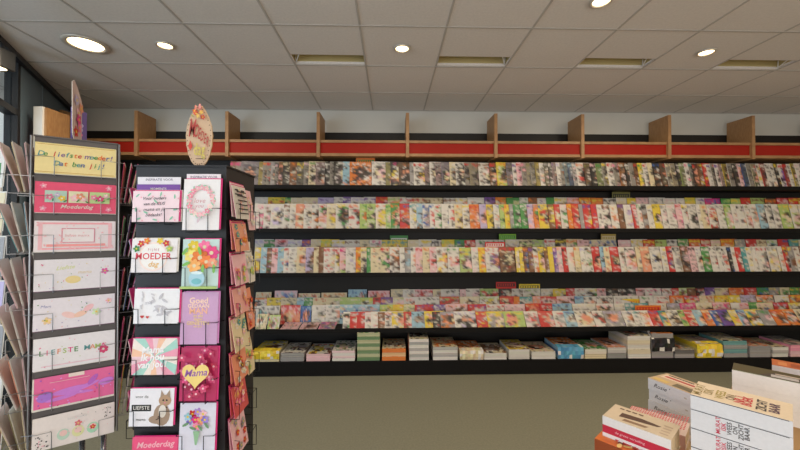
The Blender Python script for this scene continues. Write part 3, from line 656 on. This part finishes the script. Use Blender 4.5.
c.build('printed_board', M['ink'], t)
c = Card(.07, .12, (110,90,160), .002); c.flower(.035, .06, .02, 'L'); c.flower(.03, .03, .018, 'p')
t = thing('display_card', 'small violet card standing behind the pale floral header card', 'display card', (o1.x-.035, o1.y+.01, Z1+.0155)); t.rotation_euler = (0, 0, ang1+math.radians(60)); c.build('printed_board', M['ink'], t)

# ---------------- rack 2: black spinner with two columns of cards
Y2 = 1.2; a2_ = px(135.5, 250, Y2); b2_ = px(226, 250, Y2); W2 = b2_.x-a2_.x; D2 = .235; Z2 = px(180, 167, Y2).z
r2 = thing('card_rack', 'black spinner rack with two columns of greeting cards and an oval sign on top', 'card rack', (a2_.x, Y2, 0))
mb = MB(); mb.box((.0, .0, .5), (W2, .006, Z2)); mb.build('front_panel', M['rack'], r2)
mb = MB(); mb.box((.0, D2, .5), (W2, D2+.006, Z2)); mb.build('back_panel', M['rack'], r2)
for x in (0, W2-.006):
    mb = MB(); mb.box((x, .0065, .5), (x+.006, D2-.0005, Z2)); mb.build('side_panel', M['rack'], r2)
mb = MB(); mb.box((-.004, -.004, Z2+.0005), (W2+.004, D2+.01, Z2+.006)); mb.build('top_panel', M['rack'], r2)
mb = MB(); mb.tube([(W2/2, D2/2, .03), (W2/2, D2/2, .499)], .02, 12); mb.build('pole', M['chrome'], r2, smooth=True)
mb = MB(); mb.lathe([(.2, 0), (.2, .02), (.06, .04), (.03, .04)], (W2/2, D2/2, 0), 28); mb.build('base', M['rack'], r2)
def art2(kind, w, h):
    R = random
    if kind == 'green':
        c = Card(w, h, (246,220,228))
        for x, z in ((.1,.85),(.35,.88),(.6,.9),(.9,.82),(.08,.4),(.93,.4),(.15,.1),(.5,.07),(.85,.12),(.5,.66),(.3,.3)): c.leaf(w*x, h*z, .008, (140,200,170)); c.ell(w*x+.012, h*z-.006, .003, .003, (240,170,190), 6)
        for i, tx in enumerate(('Voor ouders', 'van de KUS', 'mama en jij', 'bedankt!')): c.text(tx, w*.47, h*(.76-.18*i), .0145, (60,50,60), .004, .03, .3)
    elif kind == 'moeder':
        c = Card(w, h, (238,232,234)); c.ell(w*.48, h*.47, h*.43, h*.43, (248,226,220), 24); c.ell(w*.48, h*.47, h*.38, h*.38, (244,240,238), 24)
        c.text('F I J N E', w*.48, h*.67, .011, (190,90,110)); c.text('MOEDER', w*.48, h*.47, .029, (216,50,70), .014); c.text('dag', w*.48, h*.24, .024, (226,170,60), .01, 0, .3)
        for x, z, q in ((.2,.85,'r'), (.33,.93,'o'), (.62,.93,'y'), (.76,.86,'r'), (.12,.7,'G'), (.84,.7,'l')): c.flower(w*x, h*z, .011, q)
    elif kind == 'sketch':
        c = Card(w, h, (240,238,242))
        for i in range(9): c.leaf(w*R.uniform(.5,.9), h*R.uniform(.2,.8), .012, (200,196,204)); c.leaf(w*R.uniform(.1,.5), h*R.uniform(.3,.9), .008, (208,204,210))
        c.text('mam', w*.35, h*.62, .018, (190,186,196), 0, .3, .3); c.poly(heart(w*.2, h*.2, .006), 'r'); c.poly(heart(w*.32, h*.19, .005), 'r')
    elif kind == 'rays':
        c = Card(w, h, (236,150,170)); n = 18; cols = [(240,160,184), (170,216,204), (246,232,224), (246,196,164), (244,206,214)]
        for k in range(n):
            a, b = 2*math.pi*k/n, 2*math.pi*(k+1)/n
            def edge(t):
                dx, dz = math.cos(t), math.sin(t); s = min((w/2)/abs(dx) if abs(dx) > 1e-6 else 9, (h/2)/abs(dz) if abs(dz) > 1e-6 else 9); return (w/2+dx*s, h/2+dz*s)
            c.poly([(w/2, h/2), edge(a), edge(b)], cols[k % 5])
        for i, tx in enumerate(('Mama', 'Ik hou', 'van jou!')): c.text(tx, w*.45, h*(.68-.2*i), .029, (252,248,250), .03, .06, .2)
    elif kind == 'cat':
        c = Card(w, h, (240,236,242))
        for i, tx in enumerate(('voor de', 'liefste', 'mama')): c.text(tx, w*.27, h*(.78-.3*i), .013, 'k' if i != 1 else 'w')
        c.rect(w*.05, h*.40, w*.44, h*.17, 'k'); c.text('LIEFSTE', w*.27, h*.485, .016, 'w', .01)
        fur = (168,142,122); c.ell(w*.74, h*.3, .026, .034, fur); c.ell(w*.66, h*.18, .03, .014, fur); c.ell(w*.8, h*.68, .02, .018, (186,150,120))
        c.poly([(w*.69,h*.76),(w*.71,h*.96),(w*.78,h*.82)], fur); c.poly([(w*.82,h*.82),(w*.9,h*.96),(w*.92,h*.74)], fur)
        for q in range(5): c.ell(w*(.66+.04*q), h*(.2+.07*q), .009, .0022, (90,64,50), 8, .5)
        c.ell(w*.765, h*.69, .003, .003, 'k', 8); c.ell(w*.845, h*.69, .003, .003, 'k', 8); c.ell(w*.8, h*.62, .003, .002, 'p', 6); c.ell(w*.76, h*.4, .012, .02, (230,220,210))
    elif kind == 'moederdagpink':
        c = Card(w, h, (238,84,130)); c.text('Moederdag', w*.5, h*.72, .026, (250,190,200), .012, .05, .3); c.text('liefs', w*.5, h*.4, .02, 'w', .01, 0, .3)
    elif kind == 'wreath':
        c = Card(w, h, (240,236,238))
        for k in range(16):
            a = 2*math.pi*k/16; c.flower(w*.5+w*.31*math.cos(a), h*.56+h*.27*math.sin(a), .0095, R.choice([(244,180,190), (236,140,160), (250,214,210)]), 'w'); c.leaf(w*.5+w*.36*math.cos(a+.2), h*.56+h*.31*math.sin(a+.2), .008, (170,204,180))
        c.text('love', w*.5, h*.56, .022, (210,150,160), 0, 0, .3); c.text('you', w*.5, h*.46, .018, (210,150,160), 0, 0, .3); c.leaf(w*.5, h*.2, .012, (214,190,200))
    elif kind == 'bouquet':
        c = Card(w, h, (196,220,216))
        for x, z, r, q in ((.3,.85,.02,'y'),(.6,.84,.022,(240,110,160)),(.8,.72,.024,(236,70,140)),(.25,.66,.022,(244,230,120)),(.5,.62,.028,'o'),(.68,.54,.022,(244,130,60)),(.36,.46,.022,(248,170,90)),(.86,.52,.016,'a')): c.flower(w*x, h*z, r, q, 'c', 7)
        for x, z in ((.15,.5),(.9,.4),(.5,.76),(.1,.75),(.6,.4)): c.leaf(w*x, h*z, .015, (130,190,90))
        c.ell(w*.45, h*.2, w*.22, h*.16, (170,210,226)); c.ell(w*.45, h*.32, w*.16, h*.03, (220,240,244)); c.ell(w*.45, h*.15, w*.14, h*.06, (120,190,200)); c.rect(0, 0, w, h*.05, 'l')
    elif kind == 'gold':
        c = Card(w, h, (204,160,200))
        for i, (tx, z, sz) in enumerate((('Goed', .83, .027), ('GEDAAN', .73, .017), ('MAN', .63, .027), ('en alle', .54, .012), ('dagen', .48, .012), ('GENIETEN', .40, .0155), ('van jou', .34, .009))): c.text(tx, w*.47, h*z, sz, ((250,214,190) if i < 2 else (246,186,150) if i < 3 else (236,206,140)), .02)
    elif kind == 'heart':
        c = Card(w, h, (190,40,96))
        for _ in range(34): c.flower(w*R.uniform(.08,.92), h*R.uniform(.05,.95), .013, R.choice([(214,70,120), (170,30,80), (230,110,150), (200,60,100)]), (244,190,200))
        c.poly(heart(w*.52, h*.53, w*.36), (244,214,130)); c.text('Mama', w*.52, h*.56, .03, (150,90,170), .014, .06, .3)
    elif kind == 'posy':
        c = Card(w, h, (226,222,236))
        for x, z, q in ((.35,.8,'r'),(.5,.84,(180,140,210)),(.65,.8,'P'),(.3,.68,(140,120,200)),(.45,.7,'m'),(.6,.68,'a'),(.72,.7,(150,130,210)),(.5,.58,'p'),(.25,.76,'s')): c.flower(w*x, h*z, .013, q, 'y')
        for x, z in ((.4,.55),(.6,.56),(.2,.62),(.78,.6)): c.leaf(w*x, h*z, .012, (110,150,110))
        c.poly([(w*.42,h*.5),(w*.6,h*.5),(w*.53,h*.25),(w*.48,h*.25)], (150,190,150)); c.text('mama', w*.5, h*.12, .016, (170,150,200), 0, 0, .3)
    return c
def rk2(x0, y0, x1, y1, kind, label, grp, env='m', eo=(.005, .003), extra=0, behind=None):
    a, b = px(x0, y0, Y2-.018), px(x1, y1, Y2-.018); w, h = b.x-a.x, a.z-b.z
    c = art2(kind, w, h); put_card(c, (a.x, Y2-.03, b.z), (math.radians(-4), 0, 0), label, grp, env, eo, extra=extra)
    mb = MB()
    ax = a.x-a2_.x
    for s in (0, 1):
        xm = ax+w*(.13 if s == 0 else .72); xo = ax-.012 if s == 0 else ax+w+.012; zt = h*.42
        mb.tube([(xo, 0, b.z+zt), (xo+(xm-xo)*.3, -.034, b.z+zt), (xm, -.0345, b.z+zt), (xm, -.0345, b.z-.008), (xm, -.0005, b.z-.008)], .0013, 5)
    mb.tube([(ax-.002, -.034, b.z-.0025), (ax+w+.002, -.034, b.z-.0025)], .0012, 5)
    mb.build('wire_pocket', M['wire'], r2)
G2 = 'cards on the front of the black rack'
rk2(134.5, 191, 180.5, 222, 'green', 'pale pink card with green leaves and black handwriting, top left', G2, extra=1)
rk2(133.5, 238.5, 178.5, 272, 'moeder', 'white card reading MOEDER dag inside a flower wreath', G2, 'w')
rk2(136, 288.5, 180.5, 322.5, 'sketch', 'white card with faint grey drawing and two tiny red hearts', G2)
rk2(134, 338, 179, 373, 'rays', 'card with pastel pink and mint rays reading Mama', G2)
rk2(131.5, 388, 175, 424, 'cat', 'white card with a tabby cat and black banner', G2)
rk2(134, 436, 179, 462, 'moederdagpink', 'bright pink card at the bottom left of the black rack', G2)
rk2(184.5, 179, 220.5, 230, 'wreath', 'white portrait card with a pale pink flower wreath', G2)
rk2(183.5, 239, 219.5, 288, 'bouquet', 'portrait card with yellow, orange and pink flowers in a vase', G2)
rk2(182, 292, 218.5, 343, 'gold', 'lavender portrait card with golden lettering', G2, (206,130,190))
rk2(181.5, 347, 218, 399, 'heart', 'crimson flowered portrait card with a golden heart reading Mama', G2)
rk2(180.5, 403, 216, 455, 'posy', 'pale lavender portrait card with a small posy', G2)
# narrow header strips behind the two top cards
for (x0, y0, x1, y1, c1, tx, lab) in ((138, 177, 181, 184, (232,228,236), 'INSPIRATIE VOOR', 'white header strip above the purple card, top left of the black rack'), (138, 184.5, 181, 196, (120,70,160), 'MOMENTS', 'purple card showing above the pale pink leafy card'),
                             (187, 174, 221, 182, (236,226,234), 'INSPIRATIE VOOR', 'white header strip above the flower wreath card')):
    a, b = px(x0, y0, Y2-.008), px(x1, y1, Y2-.008); w, h = b.x-a.x, a.z-b.z
    c = Card(w, h+.05, c1, .0012); c.text(tx, w*.5, h*.6+.05, min(.011, h*.5), 'w' if c1[0] < 150 else (90,80,110), .004)
    t = put_card(c, (a.x, Y2-.009-.004*(c1[0] < 150), b.z-.05), (0, 0, 0), lab, G2)
# right face of rack 2: two columns of cards seen obliquely
def right2(va, vb, zy0, zy1, cc, label, spread=.0, env='m', n=2):
    Yc = Y2+(va+vb)/2; h = px(240, zy0, Yc).z-px(240, zy1, Yc).z; z = px(240, zy1, Yc).z
    for j in range(n):
        w = vb-va; c = Card(w, h, col(cc[0]), .0012)
        for _ in range(9): c.flower(w*random.uniform(.15,.85), h*random.uniform(.12,.88), .012, random.choice(cc[1]))
        if cc[2]:
            for q in range(6): c.rect(w*.15, h*(.14+.13*q), w*.7, h*.035, cc[2])
        t = put_card(c, (a2_.x+W2+.008+.011*(n-1-j) if False else a2_.x+W2+.026-.012*j, Y2+va, z+.006*j), (math.radians(-4-5*(1-j)), 0, math.pi/2),
                     label if j == 0 else label.replace(' card', ' card partly hidden', 1), 'cards on the right side of the black rack', env, (.003, .004))
        t.location.x = a2_.x+W2+(.034 if va < .1 else .024)-.014*j
    mb = MB(); xo = W2+.042
    for v in (va+.012, vb-.012):
        mb.tube([(W2, v, z-.006), (xo, v, z-.006), (xo, v, z+h*.45), (W2+.002, v+.006, z+h*.45)], .0013, 5)
        mb.build('wire_hook', M['wire'], r2); mb = MB()
right2(.0, .11, 186, 219, ('w', ['w', 'P'], 'k'), 'white card with black lines at top, near column')
right2(.0, .11, 223, 251, ((228,160,130), ['t', 'o', 'P'], None), 'orange and teal flower card in the near column')
right2(.0, .11, 254, 284, ('P', ['l', 'a', 'p'], None), 'blush card with lime flowers in the near column')
right2(.0, .11, 287, 313, ((232,170,160), ['a', 'p', 'P'], None), 'salmon flower card in the near column')
right2(.0, .11, 316, 348, ('c', ['t', 'P', 'w'], None), 'cream and teal flower card in the near column')
right2(.0, .11, 351, 379, ('a', ['w', 'r', 'n'], None), 'brown and salmon card in the near column')
right2(.0, .11, 382, 411, ((214,90,90), ['p', 'a', 'P'], None), 'red flowered card in the near column')
right2(.0, .11, 414, 450, ('P', ['g', 'c', 'r'], None), 'dusty pink card lowest in the near column')
right2(.135, .2, 190, 230, ('P', ['P', 'w'], None), 'plain blush card at top of the far column', n=1, env='g')
right2(.135, .2, 236, 282, ('w', ['w', 'l'], None), 'pale grey white card in the far column', n=1, env='w')
right2(.135, .2, 288, 328, ('a', ['P', 'r'], None), 'salmon striped card in the far column', n=1, env='r')
right2(.135, .2, 332, 372, ('c', ['l', 'a'], None), 'cream and lime card lowest in the far column', n=1, env='a')
for z0 in (395, 432):     # two empty pockets at the far column
    z = px(250, z0+14, 1.38).z; mb = MB(); xo = W2+.032
    for v in (.14, .19): mb.tube([(W2, v, z), (xo, v, z), (xo, v, z+.075), (W2, v, z+.075)], .0014, 5)
    mb.tube([(xo, .14, z+.075), (xo, .19, z+.075)], .0014, 5); mb.build('wire_pocket', M['wire'], r2)
def loc2(u, v, z): return (a2_.x+u, Y2+v, z)
zs2 = [px(128, y, 1.3).z for y in (232, 282, 330, 380, 430)]
side_pockets(-1, zs2, ['m', 'p', 'w', 'p', 'm', 'L', 'P', 'm', 'w', 'm', 'p', 'P', 'm', 'L', 'p'], '', 'black rack', loc2, 0, W2, D2, r2, M['wire'], hc=.15, wc=.11, tilt=8, out=.004, grp='cards on the left side of the black rack')
# oval wooden sign on top of rack 2
o2 = px(199, 168, Y2+.04); top = px(199, 104, Y2+.04).z; hh = top-Z2-.0065; ww = px(212, 150, Y2+.04).x-px(185.5, 150, Y2+.04).x
sg = thing('oval_sign', 'oval cream sign reading MOEDER dag on top of the black rack', 'sign', (o2.x-ww/2, Y2+.04, Z2+.0065))
n = 40; pts = []
for k in range(n):
    a = 2*math.pi*k/n; rr = 1+.018*(-1)**k; x = ww/2+ww/2*math.cos(a)*rr; z = hh*.5+hh*.5*math.sin(a)*(1+.0*rr)
    u_ = max(0, z/hh-.5)*2; x = ww/2+(x-ww/2)*(1-.42*u_**2)
    if z > hh*.93: z -= .009*(abs(x-ww/2) < ww*.06)
    pts.append((x, max(0, z)))
c = Card(ww, hh, 'c'); c.v = []; c.f = []; c.c = []
c.face([(x, 0, z) for x, z in pts], (212,180,148)); c.face([(x, .005, z) for x, z in reversed(pts)], (200,160,110))
for i in range(n):
    a, b = pts[i], pts[(i+1) % n]; c.face([(a[0],0,a[1]), (a[0],.005,a[1]), (b[0],.005,b[1]), (b[0],0,b[1])], (200,160,110))
c.y = -.0003
for k in range(34):
    a = 2*math.pi*k/34; c.ell(ww/2+ww*.44*math.cos(a)*(1-.42*max(0, math.sin(a))**2), hh/2+hh*.46*math.sin(a), .0017, .0022, (110,80,60), 6)
for (ch, x, z, sz) in (('M', .27, .6, .088), ('O', .42, .56, .066), ('E', .54, .52, .056), ('D', .64, .48, .05), ('E', .745, .44, .05), ('R', .84, .39, .05)): c.text(ch, ww*x, hh*z, sz, (186,70,62), .012, -.12, 0, .33 if ch == 'M' else .3)
for (ch, x) in (('d', .4), ('a', .54), ('g', .68)): c.text(ch, ww*x, hh*.27, .06, (214,196,96), .012, 0, 0, .45)
c.rect(ww*.40, hh*.125, ww*.28, hh*.012, (120,96,80)); c.poly([(ww*.12, hh*.33), (ww*.2, hh*.25), (ww*.28, hh*.33), (ww*.2, hh*.42)], (214,70,56))
for x, z, q in ((.36,.88,(226,110,60)), (.42,.84,(214,80,56)), (.56,.93,(226,140,130)), (.62,.86,(232,170,90)), (.68,.78,(196,60,50)), (.5,.8,(232,190,120))): c.flower(ww*x, hh*z, .0085, q)
c.leaf(ww*.3, hh*.8, .007, (170,160,90)); c.ell(ww*.42, hh*.93, .004, .009, (232,140,120)); c.ell(ww*.58, hh*.95, .004, .009, (226,150,140))
c.build('printed_board', M['ink'], sg)

# ---------------- rack 3: only its right edge shows at the picture's left border
Y3 = 1.62; X3 = px(9, 250, Y3).x
r3 = thing('card_rack', 'pale card rack cut off by the left edge of the picture', 'card rack', (X3-.32, Y3, 0))
mb = MB(); mb.box((.04, .0, .4), (.28, .008, 1.86)); mb.build('front_panel', M['whitep'], r3)
mb = MB(); mb.tube([(.16, .06, .03), (.16, .06, 1.86)], .016, 10); mb.build('pole', M['chrome'], r3, smooth=True)
mb = MB(); mb.lathe([(.22, 0), (.22, .02), (.05, .035), (.02, .035)], (.16, .06, 0), 24); mb.build('base', M['whitep'], r3)
l3 = ['white and green card highest on the rack at the left border', 'cream card second from top on the rack at the left border', 'grey card third from top on the rack at the left border', 'lavender card fourth from top on the rack at the left border', 'grey card fifth from top on the rack at the left border', 'white card sixth from top on the rack at the left border', 'tan card lowest on the rack at the left border']
for k, cc in enumerate((('w', 'G'), ('c', 'a'), ('g', 'w'), ('L', 'g'), ('g', 'P'), ('w', 's'), ('n', 'c'))):
    z = 1.68-.195*k; c = Card(.15, .175, cc[0]); c.rect(.012, .02, .126, .09, jit(col(cc[1]), 6)); c.flower(.07, .06, .03, 'w'); c.text('mama', .075, .14, .025, cc[1], .01)
    put_card(c, (X3-.155, Y3-.028, z), (math.radians(-5), 0, 0), l3[k], 'cards on the rack at the left border', 'w')
    mb = MB(); mb.tube([(.15, -.032, z+.06), (.33, -.032, z+.06), (.33, .0, z+.06), (.28, .004, z+.06)], .0016, 5); mb.build('wire_hook', M['greywire'], r3); mb = MB(); mb.tube([(.2, -.032, z+.06), (.2, -.032, z-.008), (.2, -.0005, z-.008)], .0016, 5); mb.build('wire_hook', M['greywire'], r3)

# ------------------------------------------------------------------ table with piles of books, bottom right
OA = Vector((.79, 1.34, 0)); e1 = Vector((.68, -.733, 0)).normalized(); e2 = Vector((.733, .68, 0)).normalized()
angT = math.atan2(e1.y, e1.x)
TZ = .62
tb_ = thing('book_table', 'light wood table under the piles of books', 'table', tuple(OA), angT)
mb = MB(); mb.box((.06, -.5, TZ-.035), (1.5, .82, TZ)); mb.build('table_top', M['kraft'], tb_, bevel=.004)
for x in (.1, 1.4):
    for y in (-.46, .74): mb = MB(); mb.box((x, y, 0), (x+.05, y+.05, TZ-.0355)); mb.build('leg', M['kraft'], tb_)
rs = thing('display_riser', 'light wood display block raising the two rear piles of books', 'display block', tuple(OA), angT)
RZ = .79
mb = MB(); mb.box((.335, .445, TZ+.0005), (1.3, .81, RZ)); mb.build('block', M['kraft'], rs, bevel=.003)
def book(x, y, z, ang, L, Wd, T, spine, top, label, group, deco=None, spdeco=None, pages=(226,218,206)):
    """a book lying flat: spine towards the camera along local +x, cover on top; parts: page block inside a wrapped cover"""
    t = thing('book', label, 'book', (x, y, z), ang, group); ct = .0022
    mb = MB(); mb.box((.003, .003, ct), (L-.003, Wd-.004, T-ct), pages); mb.build('page_block', M['ink'], t)
    cv = Card(L, T, spine, .0022)
    cv.box((0, .0022, 0), (L, Wd, ct*.95), top); cv.box((0, .0022, T-ct*.95), (L, Wd, T), top)
    if spdeco: spdeco(cv, L, T)
    if deco:
        i0 = len(cv.v); f0 = len(cv.f); keep = cv.y; cv.y = 0; deco(cv, L, Wd)
        for i in range(i0, len(cv.v)):     # lay the decoration flat on the top board
            vx, vy, vz = cv.v[i]; cv.v[i] = (vx, vz, T-vy+.0001)
        cv.y = keep
    cv.build('cover', M['ink'], t)
    return t
def sp_red(c, L, T):
    c.rect(0, T*.2, L, T*.38, (196,40,66)); c.text('de grote vertelling', L*.42, T*.39, T*.17, (236,190,196), 0, 0, .2)
def top_brown(c, L, W):
    c.rect(L*.02, W*.05, L*.96, W*.9, (222,204,180)); c.poly([(L*.2,W*.3),(L*.75,W*.45),(L*.8,W*.55),(L*.5,W*.62),(L*.2,W*.58)], (96,70,60)); c.poly([(L*.28,W*.12),(L*.62,W*.16),(L*.66,W*.28),(L*.3,W*.26)], (150,120,96))
    for k in range(4): c.rect(L*(.12+.1*k), W*.78, L*.07, W*.07, (120,90,76)); c.rect(L*.82, W*(.16+.16*k), L*.12, W*.05, (196,170,150))
def mk(z, n): return n
GA = 'books in the front left pile on the table'
pA = pz(602.5, 415.5, .80); 
aA = math.atan2(pz(671, 440.5, .80).y-pA.y, pz(671, 440.5, .80).x-pA.x); LA = (pz(671, 440.5, .80)-pA).length
book(pA.x, pA.y, .726, aA, LA, .134, .074, (232,228,226), (222,204,180), 'thick white book with red spine band and brown pictured cover', GA, top_brown, sp_red, pages=(214,196,164))
def top_fire(c, L, W):
    for _ in range(46): c.ell(L*random.uniform(.06,.94), W*random.uniform(.08,.92), .016, .008, random.choice([(236,120,30), (246,190,60), (190,60,30), (250,220,140), (120,40,20)]), 9, random.random()*3)
    c.text('VUUR', L*.5, W*.3, .05, (200,40,30), .02)
q = pz(594.5, 438.5, .7255)
book(q.x, q.y, .6735, aA+.02, .225, .15, .052, (150,70,30), (226,120,50), 'book with a fiery orange cover under the red banded book', GA, top_fire)
book(q.x+.045, q.y-.018, TZ+.0008, aA, .2, .14, .052, (210,200,190), 'g', 'pale book lowest in the front left pile', GA)
def top_pat(c, L, W):
    for i in range(22):
        for j in range(9): c.rect(L*i/22+.001, W*j/9+.002, L/22*.55, W/9*.6, (216,70,84))
q = pz(632, 405.5, .7255); fr = q - e2*.13
for k in range(2):
    book(fr.x, fr.y, TZ+.0008+.0525*k, angT, .2, .13, .0518, (226,180,170), (240,224,216), ('red and white patterned book behind the red banded one' if k else 'patterned book beneath its twin, behind the front left pile'), 'patterned books behind the front pile', top_pat, None, (222,206,176))
# pile B: script lettering on the spine
pB = pz(648, 377.5, .82); pB2 = pz(690, 393.5, .82); aB = math.atan2(pB2.y-pB.y, pB2.x-pB.x)
def sp_b(c, L, T): c.text('Rosie', L*.25, T*.52, T*.5, (60,56,60), .004, 0, .4); c.ell(L*.45, T*.7, .002, .002, 'k'); c.ell(L*.75, T*.45, .006, .003, (190,180,170))
def top_b(c, L, W):
    c.rect(0, 0, L, W, (206,180,150)); c.rect(L*.05, W*.5, L*.9, W*.4, (236,214,196)); c.rect(L*.1, W*.6, L*.6, W*.12, (190,60,60)); c.rect(L*.45, W*.08, L*.5, W*.3, (120,110,90)); c.rect(L*.05, W*.1, L*.3, W*.2, (220,190,120)); c.rect(L*.1, W*.82, L*.5, W*.06, 'k')
for k in range(4):
    T = .0495; z = TZ+.0008+T*k+.0002*k
    book(pB.x+(.004 if k % 2 == 0 else 0), pB.y, z, aB, .205, .135, T, (224,222,226), (206,180,150), 'white spined book with script lettering, %s of its pile left of centre pile' % ('lowest', 'second', 'third', 'topmost')[k], 'script lettered books in the rear left pile', top_b if k == 3 else None, sp_b)
# pile C: the big pile of seven
pC = pz(690.5, 394, .952); pC2 = pz(793, 421.5, .952); aC = math.atan2(pC2.y-pC.y, pC2.x-pC.x); LC = (pC2-pC).length
def sp_c(c, L, T):
    for i, (tx, q) in enumerate((('MURAT', (206,50,80)), ('ISIK', (206,50,80)), ('WEES', 'd'), ('ON', 'd'), ('ZICHT', 'd'), ('BAAR', 'd'))):
        c.text(tx, L*(.30+.058*i), T*.55, T*.26, q, .012, math.pi/2)
def sp_c2(c, L, T): c.rect(0, T-.0025, L*.97, .0022, (60,60,70))
def top_c(c, L, W):
    c.rect(0, 0, L, W, (238,220,196))
    for i, (tx, q, x) in enumerate((('MURAT', (150,130,70), .06), ('ISIK', (150,130,70), .17), ('WEES', (170,150,60), .30), ('ON', (120,96,60), .41), ('NR 1', (210,40,60), .5), ('BOEK', (210,40,60), .58), ('ZICHT', 'd', .72), ('BAAR', (90,60,90), .84))):
        c.text(tx, L*x, W*.45, .032, q, .02, math.pi/2)
n = 6; zc = TZ+.0005; TS = [.0375, .0617, .0617, .0617, .0617, .047]
for k in range(n):
    T = TS[k]
    book(pC.x, pC.y, zc, aC+(.012 if k % 2 else -.004)*(k < 5), LC, .15, T-.0006, (222,223,227), (232,214,190), 'white book with upright red and black spine words, %s in the tallest pile' % (ORD[n-k] + ' from top' if k < n-1 else 'topmost'), 'identical books in the tallest pile', top_c if k == n-1 else None, (lambda c, L, T: (sp_c2(c, L, T), sp_c(c, L, T))) if k in (1, 2, 3, 4) else sp_c2)
    zc += T
# pile D and E on the riser
pD = pz(732, 369.5, .95); 
def top_d(c, L, W):
    c.rect(0, 0, L, W, (84,76,48)); c.poly([(L*.3,W*.1),(L*.9,W*.05),(L*.95,W*.6),(L*.5,W*.7)], (70,60,58)); c.rect(L*.45, W*.15, L*.3, W*.3, (190,186,190)); c.rect(L*.5, W*.5, L*.3, W*.12, (206,190,180)); c.rect(0, 0, L, .003, (200,220,200))
for k in range(3):
    T = (.95-RZ-.001)/3
    book(pD.x, pD.y, RZ+.0006+T*k, angT, .235, .105, T-.0005, (232,226,222), (110,96,56), 'pale spined book with dark olive cover on the riser, %s' % ('lowest of three', 'middle of three', 'topmost of three')[k], 'olive covered books on the riser', top_d if k == 2 else None)
pE = pz(772, 364.5, .93)
def top_e(c, L, W):
    c.rect(0, 0, L, W, (190,104,60))
    for k in range(5): c.rect(L*(.08+.17*k), W*.2, L*.12, W*.5, (160,80,50) if k % 2 else (214,140,90))
for k in range(3):
    T = (.93-RZ-.001)/3
    book(pE.x, pE.y, RZ+.0006+T*k, angT, .22, .1, T-.0005, (206,204,210), (190,104,60), 'book with orange brown cover at the right border, %s' % ('lowest of three', 'middle of three', 'topmost of three')[k], 'orange brown books at the right border', top_e if k == 2 else None)
